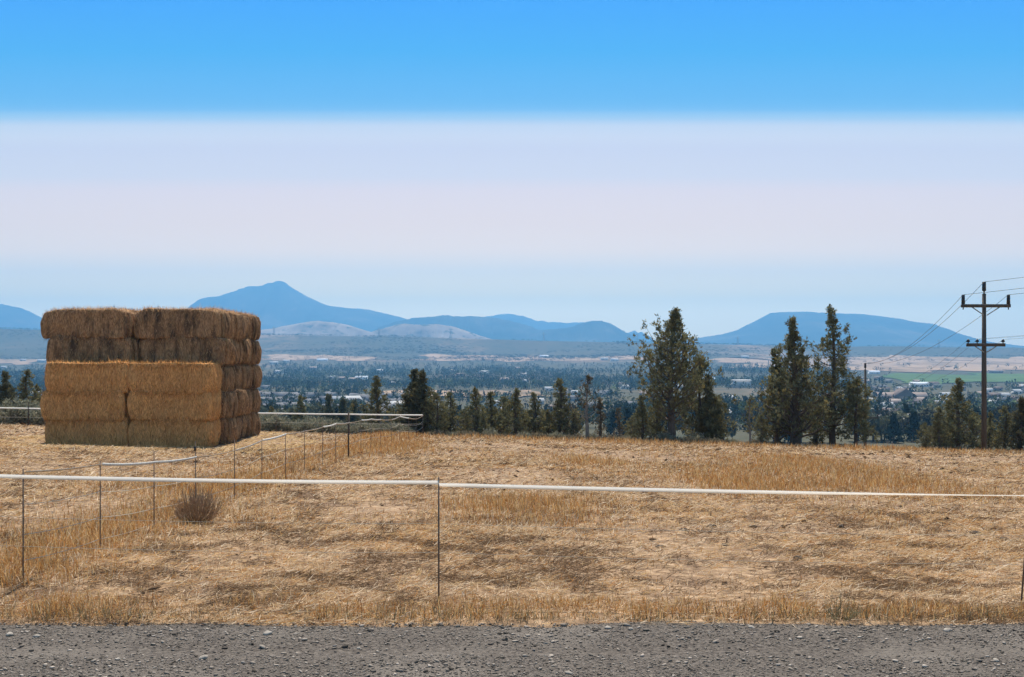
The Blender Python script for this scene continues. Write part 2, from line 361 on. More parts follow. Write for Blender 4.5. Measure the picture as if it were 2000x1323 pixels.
ridge('mountain', 'pointed blue mountain with a long sloping right shoulder', 9500, [(150, 690), (300, 636), (370, 602), (400, 588), (450, 571), (490, 562), (518, 559), (538, 553), (549, 548), (558, 554), (576, 566), (600, 580), (640, 597), (680, 602), (720, 605), (760, 614), (800, 625), (850, 636), (960, 660), (1100, 690)], 1700, M['mtn'], seed=2, rough=0.12)
ridge('mountain', 'dark blue rounded ridge between the pointed mountain and the cone hill', 7900, [(660, 690), (740, 640), (790, 624), (830, 619), (870, 616), (920, 618), (980, 623), (1020, 633), (1060, 646), (1130, 668), (1200, 690)], 800, M['mtn'], seed=3)
ridge('mountain', 'small dark blue cone hill beside the tall juniper', 7700, [(960, 690), (1040, 652), (1080, 642), (1110, 639), (1135, 633), (1155, 628), (1175, 627), (1192, 633), (1215, 645), (1240, 658), (1262, 668), (1300, 690)], 700, M['mtn'], seed=4)
ridge('mountain', 'faint far ridge showing above the dark rounded ridge', 10800, [(820, 690), (900, 634), (940, 621), (990, 613), (1015, 616), (1050, 627), (1100, 631), (1140, 629), (1180, 642), (1230, 665), (1300, 690)], 900, M['mtn'], seed=5)
ridge('mountain', 'tiny jagged far crag behind the cone hill', 10300, [(1190, 690), (1215, 656), (1228, 650), (1240, 645), (1246, 650), (1252, 648), (1262, 656), (1268, 656), (1280, 668), (1300, 690)], 400, M['mtn'], seed=6)
ridge('mountain', 'flat topped blue mesa behind the utility pole', 8800, [(1260, 690), (1330, 668), (1370, 659), (1410, 653), (1440, 645), (1475, 627), (1505, 611), (1560, 609), (1640, 612), (1700, 615), (1760, 623), (1830, 638), (1880, 654), (1920, 665), (1960, 672), (2040, 680), (2300, 690)], 1500, M['mtn'], seed=7, rough=0.12)
ridge('hill', 'pale grassy hill below the pointed mountain', 5600, [(380, 690), (470, 652), (530, 642), (560, 636), (600, 629), (622, 627), (650, 630), (680, 635), (712, 645), (740, 652), (790, 664), (860, 690)], 500, M['pale_hill'], seed=8, rough=0.1)
ridge('hill', 'pale grassy hill in front of the dark rounded ridge', 5500, [(640, 690), (700, 657), (740, 645), (775, 634), (800, 633), (835, 635), (850, 633), (885, 638), (910, 646), (935, 655), (965, 664), (1030, 690)], 450, M['pale_hill'], seed=9, rough=0.1)

# ------------------------------------------------------------------ grass and litter
def tall_density(X, Y):
    d = np.zeros_like(X)
    n1 = fbm(X * 0.55, Y * 0.55, 41); n2 = fbm(X * 0.16, Y * 0.16, 43)
    d += 1.0 * np.exp(-((X + 4.75 + 0.02 * (Y - 10)) / (0.55 + 0.012 * Y)) ** 2) * smooth(9.6, 10.4, Y) * (0.35 + n1)
    d += 0.55 * np.exp(-((X + 6.3) / 1.3) ** 2) * smooth(10, 12, Y) * n1
    d += 1.15 * smooth(8.85, 9.15, Y) * (1 - smooth(9.55, 9.95, Y)) * (0.25 + 1.1 * n1)
    for px, py, rx, ry, w in ((1000, 1000, 170, 30, 1.4), (1190, 985, 120, 26, .6), (1180, 910, 100, 16, 1.4), (1500, 940, 130, 24, 1.4), (1680, 935, 160, 26, 1.5), (1850, 925, 150, 30, 1.4),
                              (1780, 1020, 70, 22, .6), (1480, 965, 90, 16, .6), (700, 885, 90, 16, .9), (780, 868, 60, 10, 1.0), (230, 950, 220, 18, .6), (960, 895, 60, 10, .4), (1900, 965, 130, 14, .6), (330, 1010, 200, 28, .4)):
        c = pix2ground(px, py + ry); X0, Y0 = c[0], c[1]
        wx = rx / F * Y0; Yb = pix2ground(px, py - ry)[1]; wy = max(0.3, (Yb - Y0) / 2)
        d += w * np.exp(-((X - X0) / wx) ** 2 - ((Y - (Y0 + Yb) / 2) / wy) ** 2) * (0.3 + 1.1 * n1)
    crest = smooth(50, 55, Y) * (1 - smooth(62, 68, Y)) * smooth(-6, -1, X)
    d += 0.9 * crest * (0.35 + n1) + 0.5 * smooth(0.56, 0.7, n2) * smooth(14, 25, Y) * n1
    d *= 1 - 0.97 * smooth(-18.5, -16.5, X) * (1 - smooth(-8.6, -7, X)) * smooth(28, 30, Y) * (1 - smooth(42, 44, Y))
    return np.clip(d, 0, 1.2)
GOLD = np.array([[0.46, 0.225, 0.07], [0.52, 0.30, 0.115], [0.36, 0.16, 0.05], [0.60, 0.41, 0.19]])
PALE = np.array([[0.64, 0.47, 0.29], [0.48, 0.335, 0.19], [0.80, 0.64, 0.45], [0.32, 0.215, 0.125]])
DARK = np.array([[0.13, 0.08, 0.045], [0.21, 0.13, 0.075], [0.075, 0.048, 0.03]])
def pick(pal, n): return pal[RNG.integers(0, len(pal), n)] * RNG.uniform(0.8, 1.15, (n, 1))
def blade_tris(P, L, Wd, az, tilt, bend, col):
    """bent blades of two segments, five verts and three triangles each"""
    n = len(P); d = np.stack([np.cos(az), np.sin(az), 0 * az], 1); s = np.stack([-np.sin(az), np.cos(az), 0 * az], 1)
    fa = RNG.uniform(0, np.pi, n); s = s * np.cos(fa)[:, None] + d * np.sin(fa)[:, None]
    up = np.array([0, 0, 1.0])
    d1 = d * np.sin(tilt)[:, None] + up * np.cos(tilt)[:, None]; t2 = tilt + bend
    d2 = d * np.sin(t2)[:, None] + up * np.cos(t2)[:, None]
    m = P + d1 * (L * 0.55)[:, None]; t = m + d2 * (L * 0.45)[:, None]
    w = (s * (Wd / 2)[:, None])
    V = np.stack([P - w, P + w, m + 0.75 * w, m - 0.75 * w, t], 1).reshape(-1, 3)
    b = np.arange(n)[:, None] * 5
    T = np.concatenate([b + [0, 1, 2], b + [0, 2, 3], b + [3, 2, 4]], 0)
    return V, T, np.repeat(col, 5, 0)
def litter_tris(P, L, Wd, az, tilt, col):
    n = len(P); d = np.stack([np.cos(az) * np.cos(tilt), np.sin(az) * np.cos(tilt), np.sin(tilt)], 1)
    s = np.stack([-np.sin(az), np.cos(az), 0 * az], 1) * np.cos(0.6) + np.array([0, 0, 1.0]) * np.sin(0.6)
    t = P + d * L[:, None]; w = s * (Wd / 2)[:, None]
    V = np.stack([P - w, P + w, t], 1).reshape(-1, 3)
    return V, np.arange(3 * n).reshape(-1, 3), np.repeat(col, 3, 0)
def scatter(n, y0, y1, mx=1.5):
    Y = RNG.uniform(y0, y1, n); X = RNG.uniform(-1, 1, n) * (0.5 * Y + mx); 
    keep = RNG.uniform(0, 1, n) < (0.5 * Y + mx) / (0.5 * y1 + mx)
    return X[keep], Y[keep]
parts_l, parts_g = [], []
def in_stack(X, Y): return (X > -15.1) & (X < -9.2) & (Y > 34.9) & (Y < 41)
for y0, y1, n in ((8.85, 11, 72000), (11, 15, 105000), (15, 22, 110000), (22, 34, 110000), (34, 62, 130000)):
    X, Y = scatter(n, y0, y1); n = len(X)
    bare = fbm(X * 0.5, Y * 0.35, 51); dk = fbm(X * 0.9, Y * 1.7, 57)
    darkzone = np.exp(-((Y - 11.7 - 0.03 * X) / 0.55) ** 2) * smooth(-3.2, -1.5, X) * (1 - smooth(3.4, 5.0, X)) * 0.8
    keep = (RNG.uniform(0, 1, n) < np.clip(0.15 + 2.2 * (bare - 0.3), 0.12, 1)) & ~in_stack(X, Y)
    X, Y, bare, dk, dz = X[keep], Y[keep], bare[keep], dk[keep], darkzone[keep]; n = len(X)
    Z = ground(X, Y) + RNG.uniform(0.005, 0.035, n)
    s = (Y / 10) ** 0.55
    isd = RNG.uniform(0, 1, n) < np.clip(0.25 + 1.6 * (dk - 0.48) + 3.0 * (fbm(X * 3.1, Y * 3.1, 58, 2) - 0.5) + dz * (0.4 + 2.2 * (dk - 0.25)), 0.08, 0.9)
    col = np.where(isd[:, None], pick(DARK, n), pick(PALE, n))
    gold = RNG.uniform(0, 1, n) < 0.08 + 0.42 * vnoise(X * 0.7, Y * 0.7, 59); col = np.where((gold & ~isd)[:, None], pick(GOLD, n), col)
    parts_l.append(litter_tris(np.stack([X, Y, Z], 1), RNG.uniform(0.05, 0.17, n) * s, RNG.uniform(0.004, 0.009, n) * (Y / 10) ** 0.9,
                               RNG.uniform(0, 2 * np.pi, n), np.abs(RNG.normal(0.1, 0.22, n)), col))
for y0, y1, n in ((8.85, 11, 75000), (11, 16, 110000), (16, 26, 110000), (26, 42, 90000), (42, 68, 110000)):
    X, Y = scatter(n, y0, y1); n = len(X)
    d = tall_density(X, Y) + 0.5 * smooth(8.9, 8.98, Y) * (1 - smooth(9.0, 9.2, Y)); keep = (RNG.uniform(0, 1, n) < d * 0.8 + 0.03) & ~in_stack(X, Y)
    X, Y, d = X[keep], Y[keep], d[keep]; n = len(X)
    Z = ground(X, Y); s = (Y / 10) ** 0.35
    verge = (Y < 9.95)
    L = RNG.uniform(0.09, 0.30, n) * (0.45 + 0.6 * d) * np.where(verge, 0.2 + 0.75 * vnoise(X * 2.6, Y * 4, 66) ** 1.5, 0.85) * np.where(Y > 50, 1.5, 1.0)
    col = np.where((RNG.uniform(0, 1, n) < 0.62 + 0.3 * np.clip(d, 0, 1))[:, None], pick(GOLD, n), pick(PALE, n))
    edge = (Y < 9.08 + 0.12 * vnoise(X * 1.5, X * 0, 5)) & (RNG.uniform(0, 1, n) < 0.45)
    col = np.where(edge[:, None], np.array([[0.17, 0.145, 0.085]]) * RNG.uniform(0.6, 1.4, (n, 1)), col)
    parts_g.append(blade_tris(np.stack([X, Y, Z], 1), L, RNG.uniform(0.004, 0.008, n) * (Y / 10) ** 0.85, RNG.uniform(0, 2 * np.pi, n),
                              np.abs(RNG.normal(0.15, 0.32, n)) * np.where(verge, 1.5, 1), RNG.uniform(0.0, 1.2, n), col))
def join(parts):
    V, T, C, k = [], [], [], 0
    for v, t, c in parts: V.append(v); T.append(t + k); C.append(c); k += len(v)
    return np.vstack(V), np.vstack(T), np.vstack(C)
V, T, C = join(parts_l)
tag(obj('straw_litter', raw_mesh('straw_litter', V, T, M['grass'], C)), 'flattened pale straw and dead stems covering the field', 'straw', None, 'stuff')
V, T, C = join(parts_g)
tag(obj('dry_grass', raw_mesh('dry_grass', V, T, M['grass'], C)), 'golden dry grass standing in patches across the field', 'grass', None, 'stuff')

# crumbs of soil and dung in streaks over the field
n = 20000; X, Y = scatter(n, 9.3, 50); k = (RNG.uniform(0, 1, len(X)) < np.clip(6 * (fbm(X * 0.9, Y * 1.7, 57) - 0.47), 0.02, 1)) & ~in_stack(X, Y); CR = (X[k], Y[k])
# spilled hay round the stack
n = 16000
X = RNG.uniform(-17.5, -7.2, n); Y = RNG.uniform(30.8, 42.5, n)
k = ~in_stack(X, Y) & (RNG.uniform(0, 1, n) < np.clip(1.25 * fbm(X * 0.5, Y * 0.7, 61), 0, 1) * smooth(30.8, 33, Y)); X, Y = X[k], Y[k]; n = len(X)
V, T, C = litter_tris(np.stack([X, Y, ground(X, Y) + RNG.uniform(0.015, 0.05, n)], 1), RNG.uniform(0.12, 0.3, n), RNG.uniform(0.015, 0.03, n), RNG.uniform(0, 6.28, n), np.abs(RNG.normal(0.03, 0.07, n)),
                      pick(np.array([[0.62, 0.44, 0.22], [0.7, 0.53, 0.3], [0.5, 0.33, 0.15]]), n))
tag(obj('spilled_hay', raw_mesh('spilled_hay', V, T, M['grass'], C)), 'loose spilled hay scattered round the foot of the stack', 'hay', None, 'stuff')

# ------------------------------------------------------------------ gravel stones
ICO = []
t_ = (1 + 5 ** 0.5) / 2
for a, b in ((1, t_), (-1, t_), (1, -t_), (-1, -t_)): ICO += [(0, a, b), (a, b, 0), (b, 0, a)]
ICO = np.array(ICO, float); ICO /= np.linalg.norm(ICO[0])
def hull_faces(P):
    f = []
    for i in range(12):
        for j in range(i + 1, 12):
            for k in range(j + 1, 12):
                d = [np.linalg.norm(P[a] - P[b]) for a, b in ((i, j), (j, k), (i, k))]
                if max(d) < 1.2:
                    f.append((i, j, k) if np.dot(np.cross(P[j] - P[i], P[k] - P[i]), P[i]) > 0 else (i, k, j))
    return np.array(f)
ICOF = hull_faces(ICO)
def stones(X, Y, Z, S, col, P=ICO, PF=ICOF):
    n = len(X); np_ = len(P); V = P[None] * (1 + RNG.uniform(-0.28, 0.28, (n, np_, 1)))
    sc = np.stack([RNG.uniform(0.7, 1.5, n), RNG.uniform(0.6, 1.2, n), RNG.uniform(0.25, 0.55, n)], 1) * S[:, None]
    V = V * sc[:, None, :]; a = RNG.uniform(0, 6.28, n); c, s = np.cos(a)[:, None], np.sin(a)[:, None]
    x = V[..., 0] * c - V[..., 1] * s; y = V[..., 0] * s + V[..., 1] * c; tl = RNG.normal(0, 0.25, (n, 1))
    V = np.stack([x + X[:, None], y + Y[:, None], V[..., 2] + tl * x + Z[:, None]], -1).reshape(-1, 3)
    T = (PF[None] + (np.arange(n) * np_)[:, None, None]).reshape(-1, 3)
    return V, T, np.repeat(col, np_, 0)
n = 90000
Y = RNG.uniform(6.3, 9.2, n); X = RNG.uniform(-1, 1, n) * (0.5 * Y + 1.2)
rut = np.exp(-((Y - 8.15) / 0.2) ** 2); k = (RNG.uniform(0, 1, n) > 0.72 * rut) & (RNG.uniform(0, 1, n) < 0.45 + 0.9 * fbm(X * 1.3, Y * 2.5, 71)) & (RNG.uniform(0, 1, n) > 0.8 * smooth(9.0, 9.2, Y)); X, Y = X[k], Y[k]; n = len(X)
S = np.clip(RNG.lognormal(math.log(0.005), 0.52, n), 0.0025, 0.026)
grey = RNG.uniform(0.10, 0.30, (n, 1)) * np.array([[1.13, 0.96, 0.79]]) * RNG.choice([0.45, 0.8, 1.0, 1.25], (n, 1), p=[.16, .3, .42, .12])
rz_ = 0.02 * (fbm(X * 1.2, Y * 1.2, 2) - 0.5) - 0.03 * np.exp(-((Y - 8.15) / 0.16) ** 2) - 0.03 * np.exp(-((Y - 6.5) / 0.18) ** 2) + 0.004; rz_ = np.maximum(rz_ - 0.09 * smooth(8.9, 9.1, Y), np.where(Y > 8.9, ground(X, Y) - 0.005, -1))
OCT = np.array([(1, 0, 0), (-1, 0, 0), (0, 1, 0), (0, -1, 0), (0, 0, 1.0), (.3, .3, -.5)]); OCTF = np.array([(0, 2, 4), (2, 1, 4), (1, 3, 4), (3, 0, 4), (2, 0, 5), (1, 2, 5), (3, 1, 5), (0, 3, 5)])
big_ = S > 0.0105
V, T, C = join([stones(X[big_], Y[big_], (rz_ + S * 0.25)[big_], S[big_], grey[big_]), stones(X[~big_], Y[~big_], (rz_ + S * 0.3)[~big_], S[~big_], grey[~big_], OCT, OCTF)])
tag(obj('road_gravel', raw_mesh('road_gravel', V, T, M['stone'], C)), 'loose grey crushed gravel covering the road', 'gravel', None, 'stuff')
def road_z(x, y): return float(0.02 * (fbm(np.array(x * 1.2), np.array(y * 1.2), 2) - 0.5) + 0.004)
def lump(name, mat, s, seed, flat=0.55, k=2):
    r = np.random.default_rng(seed); V = ICO * (1 + r.uniform(-0.25, 0.25, (12, 1))); F_ = ICOF
    for _ in range(k - 1):
        mid = {}; V = list(V); nf = []
        def m_(a, b):
            q = (min(a, b), max(a, b))
            if q not in mid:
                p = (V[a] + V[b]) / 2; mid[q] = len(V); V.append(p * (1 + r.uniform(-0.06, 0.14)))
            return mid[q]
        for a, b, c in F_:
            x, y, z = m_(a, b), m_(b, c), m_(a, c); nf += [(a, x, z), (x, b, y), (z, y, c), (x, y, z)]
        V = np.array(V); F_ = np.array(nf)
    return raw_mesh(name, V * np.array([1.2, 0.9, flat]) * s, F_, mat)
for i, (px, py, s) in enumerate(((1187, 1229, .030), (1232, 1231, .022), (1468, 1227, .026), (397, 1287, .034), (19, 1243, .035), (523, 1240, .034), (1945, 1292, .024), (1110, 1318, .022), (1850, 1233, .030), (230, 1290, .020), (72, 1246, .026), (700, 1268, .018))):
    Yp = ZC * F / (py - HZ); Xp = (px - 1000) / F * Yp
    o = obj('loose_stone', lump('loose_stone', M['rock'], s, 200 + i), None, (Xp, Yp, road_z(Xp, Yp) + s * 0.2 - 0.03 * smooth(8.75, 9.0, Yp)))
    o.rotation_euler = (0, 0, i * 1.3); tag(o, 'pale stone bigger than the gravel around it on the road', 'stone', 'larger stones on the gravel road')

X, Y = CR; n = len(X); S = np.clip(RNG.lognormal(math.log(0.016), 0.55, n), 0.006, 0.07) * (Y / 11) ** 0.5
V, T, C = stones(X, Y, ground(X, Y) + 0.012 + S * 0.3, S, pick(DARK, n) * 0.75, OCT, OCTF)
tag(obj('soil_crumbs', raw_mesh('soil_crumbs', V, T, M['stone'], C)), 'dark crumbs of soil and dung strewn over the field', 'soil', None, 'stuff')
# dung clods on the field
for i, (px, py, s) in enumerate(((503, 1018, .06), (514, 1020, .035), (536, 1017, .06), (801, 1075, .05), (845, 1062, .045), (870, 1058, .04), (1559, 1094, .075), (1554, 1097, .05), (1960, 1058, .085), (1972, 1059, .055), (1905, 1045, .08), (1853, 1041, .06), (1640, 1032, .08), (1335, 1037, .06), (1390, 1032, .07), (1290, 1072, .06), (1415, 1068, .05), (1470, 1032, .06), (697, 951, .045), (1852, 1072, .05), (1163, 960, .05))):
    p = pix2ground(px, py)
    o = obj('dung_clod', lump('dung_clod', M['dung'], s, 300 + i, 0.5), None, (p[0], p[1], p[2] + s * 0.25)); o.rotation_euler = (0, 0, i * 0.9)
    tag(o, 'dark dried dung clod lying on the bare field', 'dung', 'dung clods on the field')

# ------------------------------------------------------------------ hay bales
def bale_mesh(seed, old, L=2.57, W=1.18, H=0.95):
    r = np.random.default_rng(seed)
    nx, ny, nz = 60, 26, 20; V = []; Fq = []
    if old: W = 1.12
    idx = {}
    def vid(i, j, k):
        q = (i, j, k)
        if q not in idx: idx[q] = len(V); V.append((i / nx * 2 - 1, j / ny * 2 - 1, k / nz * 2 - 1))
        return idx[q]
    for i in range(nx):
        for j in range(ny):
            Fq.append((vid(i, j, 0), vid(i, j + 1, 0), vid(i + 1, j + 1, 0), vid(i + 1, j, 0)))
            Fq.append((vid(i, j, nz), vid(i + 1, j, nz), vid(i + 1, j + 1, nz), vid(i, j + 1, nz)))
    for i in range(nx):
        for k in range(nz):
            Fq.append((vid(i, 0, k), vid(i + 1, 0, k), vid(i + 1, 0, k + 1), vid(i, 0, k + 1)))
            Fq.append((vid(i, ny, k), vid(i, ny, k + 1), vid(i + 1, ny, k + 1), vid(i + 1, ny, k)))
    for j in range(ny):
        for k in range(nz):
            Fq.append((vid(0, j, k), vid(0, j, k + 1), vid(0, j + 1, k + 1), vid(0, j + 1, k)))
            Fq.append((vid(nx, j, k), vid(nx, j + 1, k), vid(nx, j + 1, k + 1), vid(nx, j, k + 1)))
    P = np.array(V); hx, hy, hz = L / 2, W / 2, H / 2
    Q = P * [hx, hy, hz]
    rad = 0.24 if old else 0.11
    rv = 0.09 if old else 0.02
    core = np.clip(Q, [-hx + rad, -hy + rad, -hz + rv], [hx - rad, hy - rad, hz - rv])
    dv_ = Q - core; ln = np.linalg.norm(dv_, axis=1)[:, None]
    Q = core + dv_ / np.maximum(ln, 1e-6) * np.minimum(ln, rad)
    nrm = dv_ / np.maximum(ln, 1e-6)
    x, y, z = Q.T
    flake = vnoise(x * 7 + seed * 9, y * 0.6 + z * 0.5 + 50, seed) - 0.5
    fine = fbm(x * 22 + seed, z * 3 + y * 14, seed + 3, 3) - 0.5
    lob = fbm(x * 1.1 + seed, z * 1.5 + y * 1.5, seed + 7, 2) - 0.5
    endm = smooth(hx - 0.35, hx - 0.02, np.abs(x))
    tw = 0
    for yt in TW_Y: tw = tw - np.exp(-((y - yt) / 0.055) ** 2)
    side = 1 - endm
    amp = 1.5 if old else 0.55
    off = side * (0.05 * amp * flake + 0.035 * fine + 0.10 * amp * lob) + endm * (0.15 * tw + 0.04 * fine + 0.09 * (1 - (z / hz) ** 2) + 0.17 * lob)
    off = off + side * (0.03 if old else 0.004) * (1 - (z / hz) ** 2)
    topb = np.abs(nrm[:, 2]) > 0.9
    off = np.where(topb, 0.018 * tw + 0.025 * fine, off)
    Q = Q + nrm * off[:, None]
    Q[:, 2] += 0.10 * (fbm(x * 0.9 + seed, y * 1.3, seed + 9, 2) - 0.5) * smooth(0, hz, z)
    if old: Q[:, 2] -= 0.10 * smooth(hx - 0.55, hx, np.abs(x)) * smooth(-0.1, hz, z)
    Q[:, 2] += hz
    T = np.array(Fq); T = np.concatenate([T[:, [0, 1, 2]], T[:, [0, 2, 3]]], 0)
    body = raw_mesh('hay_bale_body', Q, T, M['hay_old' if old else 'hay'], None, True)
    # straw ends sticking out of the faces
    n = 8200; tri = r.integers(0, len(T), n); edge_t = np.nonzero((Q[T].mean(1)[:, 2] > H * 0.86) & (np.abs(nrm[T].mean(1)[:, 2]) < 0.95))[0]; tri[:2600] = edge_t[r.integers(0, len(edge_t), 2600)]; bc = r.dirichlet((1, 1, 1), n)
    P0 = (Q[T[tri]] * bc[..., None]).sum(1); N0 = (nrm[T[tri]]).mean(1)
    L0 = r.uniform(0.05, 0.18, n) * np.where(r.uniform(0, 1, n) < 0.08, 1.7, 1)
    d = np.stack([r.normal(0, 0.35, n), r.normal(0, 0.35, n), r.choice([-1, 1], n, p=[.7, .3]) * r.uniform(0.4, 1, n)], 1)
    top = N0[:, 2] > 0.7; d[top] = np.stack([r.normal(0, 1, n), r.normal(0, 1, n), r.normal(0, 0.1, n)], 1)[top]
    d = d + N0 * r.uniform(0.0, 0.45, n)[:, None]; d /= np.linalg.norm(d, axis=1)[:, None]
    s_ = np.cross(d, N0 + 0.01); s_ /= np.linalg.norm(s_, axis=1)[:, None] + 1e-6
    w = s_ * r.uniform(0.003, 0.007, n)[:, None]
    Vs = np.stack([P0 - w, P0 + w, P0 + d * L0[:, None]], 1).reshape(-1, 3)
    pal = np.array([[.66, .42, .225], [.38, .225, .12], [.16, .095, .055]]) if old else np.array([[.88, .49, .19], [.60, .31, .11], [.30, .145, .05]])
    cs = np.repeat(pal[r.integers(0, 3, n)] * r.uniform(.8, 1.2, (n, 1)), 3, 0)
    fuzz = raw_mesh('loose_straw', Vs, np.arange(3 * n).reshape(-1, 3), M['straw'], cs)
    return body, fuzz
TW_Y = (-0.45, -0.22, 0.0, 0.22, 0.45)
NEWB = [bale_mesh(s, False) for s in (11, 12, 13, 14)]
OLDB = [bale_mesh(s, True) for s in (21, 22, 23, 24)]
TOPB = [bale_mesh(s, True, 2.92) for s in (31, 32, 33, 34)]
twm = MB(); hx, hz = 1.285, 0.44
loop = [(-hx + 0.12, 0.875), (0, 0.885), (hx - 0.12, 0.875), (hx - 0.02, 0.8), (hx + 0.03, hz), (hx - 0.02, 0.1), (hx - 0.12, 0.01), (0, 0.004), (-hx + 0.12, 0.01), (-hx + 0.02, 0.1), (-hx - 0.03, hz), (-hx + 0.02, 0.8), (-hx + 0.12, 0.875)]
twm.tube([(a, 0, b) for a, b in loop], 0.005, 5, False); TWINE = twm.mesh('twine', M['twine'])
BL, BW, BH = 2.61, 1.16, 0.872
X_LEFT, Y_FRONT = -14.86, 34.95
ROWN = ['front', 'second', 'third', 'fourth', 'back']
LAYN = ['bottom', 'second', 'third', 'fourth', 'top']
base_z = PAD_Z + 0.0
rr = random.Random(4)
for lay in range(5):
    for row in range(5):
        if lay >= 3 and row == 0: continue
        for colm in range(2):
            old = lay >= 3 or row >= 1
            sag_z = rr.uniform(-0.025, 0.02) if lay else 0.0
            body, fuzz = (TOPB if lay >= 3 else OLDB if old else NEWB)[rr.randrange(4)]
            jx = rr.uniform(-0.05, 0.05) + (-0.14, 0, 0, 0.1, -0.08)[lay] * (colm == 0) * (1 if lay != 0 else -0.1) + (-0.12 if (lay == 1 and colm == 0) else 0)
            x = X_LEFT + BL * (colm + 0.5) + (0.07 if colm else 0) + jx
            if lay >= 3: x = (-13.94 if colm == 0 else -10.93) + jx
            if colm == 1 and row >= 1: x += rr.uniform(-0.10, 0.10) + (0.2 if lay < 3 else 0.04)
            y = Y_FRONT + BW * (row + 0.5) + rr.uniform(-0.03, 0.03) * (0.3 if row == 0 else 1)
            z = base_z + lay * BH + (0.03 if lay >= 3 else 0); sx_b = 2.92 / 2.57 if lay >= 3 else 1.0
            e = empty('hay_bale', (x, y, z + sag_z), rr.uniform(-0.015, 0.015) + (math.pi if rr.random() < 0.5 else 0))
            b = obj('body', body, e); f = obj('loose_straw', fuzz, e); f['kind'] = 'stuff'
            for yt in TW_Y: obj('twine', TWINE, e, (0, yt, 0.0)).scale = (sx_b, 1, 1)
            side = 'column beside the wire fence' if colm else 'column away from the wire fence'
            tag(e, ('weathered grey-brown' if old else 'golden brown') + ' square hay bale, %s layer, %s row, %s' % (LAYN[lay], ROWN[row], side), 'hay bale', 'hay bales of the big stack')

# ------------------------------------------------------------------ fences
def ribbon(pts, width, ang, thick=0.0006):
    pts = np.asarray(pts, float); d = np.gradient(pts, axis=0); d /= np.linalg.norm(d, axis=1)[:, None]
    h = np.cross(d, [0, 0, 1.0]); h /= np.linalg.norm(h, axis=1)[:, None]; up = np.cross(h, d)
    ang = np.broadcast_to(np.asarray(ang, float), (len(pts),))[:, None]
    a = up * np.cos(ang) + h * np.sin(ang); nn = np.cross(d, a)
    V = np.stack([pts + a * width / 2 + nn * thick, pts - a * width / 2 + nn * thick, pts - a * width / 2 - nn * thick, pts + a * width / 2 - nn * thick], 1).reshape(-1, 3)
    T = []
    for i in range(len(pts) - 1):
        for j in range(4):
            p, q = i * 4 + j, i * 4 + (j + 1) % 4; T += [(p, q, q + 4), (p, q + 4, p + 4)]
    return V, np.array(T)
def sagline(a, b, sag, n=14):
    t = np.linspace(0, 1, n)[:, None]; P = np.asarray(a) * (1 - t) + np.asarray(b) * t; P[:, 2] -= (sag * 4 * t * (1 - t))[:, 0]; return P
def add_post(parent, x, y, top, r=0.011, mat='fibre_post', lean=0.0, clip=None):
    z0 = float(ground(x, y)) - 0.12; m = MB()
    m.tube([(x, y, z0), (x + lean * 0.5, y, (z0 + top) / 2), (x + lean, y, top)], [r, r, r * 0.85], 8)
    p = obj('post', m.mesh('post', M[mat], True), parent)
    if clip is not None:
        c = MB(); c.box(x - r * 1.8 + lean * .9, x + r * 1.8 + lean * .9, y - r * 3.2, y - r * 0.5, clip - 0.03, clip + 0.03)
        obj('insulator', c.mesh('insulator', M['insulator']), p)
# fence along the road
YF = 9.83
def tape_z(x): return float(np.interp(x, [-15, -4.6, -0.656, 4.6, 10, 15], [1.36, 1.10, 1.035, 0.925, 0.80, 0.68]))
fr = empty('tape_fence', (0, YF, 0)); fr.location = (0, 0, 0)
tag(fr, 'white tape fence on thin posts running along the gravel road', 'fence')
PX = [-13.4, -9.0, -4.62, -0.656, 4.56, 9.1, 13.4]
for x in PX:
    if abs(x - 4.56) < .01: add_post(fr, x - 0.01, YF, tape_z(x) + 0.06, 0.0085, lean=0.09)
    else: add_post(fr, x, YF, tape_z(x) + 0.055, 0.0078, clip=None)
for a, b in zip(PX[:-1], PX[1:]):
    P = sagline((a, YF - 0.016, tape_z(a) + (-0.012 if abs(a + .656) < .01 else 0)), (b, YF - 0.016, tape_z(b) + (0.008 if abs(b + .656) < .01 else 0)), 0.012, 40)
    t = np.linspace(0, 1, 40)
    ang = 0.16 + 0.22 * np.sin(t * 7 + a * 2.1) * np.sin(t * 3.1)
    if abs(a + .656) < .01: ang = 0.16 + 1.1 * smooth(0.35, 1.0, t) + 0.45 * np.exp(-(t / 0.03) ** 2)
    elif a > 0: ang = 1.1 - 0.8 * smooth(0, 0.5, t)
    V, T = ribbon(P, 0.036, ang); obj('tape', raw_mesh('tape', V, T, M['tape']), fr)
    for h in (0.66, 0.40):
        m = MB(); m.tube(sagline((a, YF, tape_z(a) * 0.98 - 1.05 + h + 0.05), (b, YF, tape_z(b) * 0.98 - 1.05 + h + 0.05), 0.02, 10), 0.0016, 5); obj('string', m.mesh('string', M['string']), fr)
# fence running from the road up beside the stack to the brow of the hill
side = empty('tape_fence'); tag(side, 'sagging white tape fence running uphill past the hay stack', 'fence')
SP = [(-4.52, 10.15, 921, 922), (-4.52, 12.05, 903, 907), (-4.5, 13.8, 882, 903), (-4.5, 15.6, 862, 893), (-4.5, 17.8, 858, 880), (-4.5, 19.75, 858, 860), (-4.5, 21.8, 846, 848), (-4.5, 23.8, 840, 842),
      (-4.5, 26.1, 824, 834), (-4.5, 28.0, 826, 828), (-4.5, 30.2, 805, 826), (-4.5, 32.7, 812, 821), (-4.5, 35, 818, 819), (-4.5, 37.6, 817, 820), (-4.5, 41, 818, 820), (-4.5, 43.9, 811, 813.5), (-4.5, 47.8, 813, 817), (-4.5, 51.6, 813, 818.5), (-4.5, 55.4, 806, 812)]
zrow = lambda row, y: ZC - (row - HZ) / F * y
prev = None
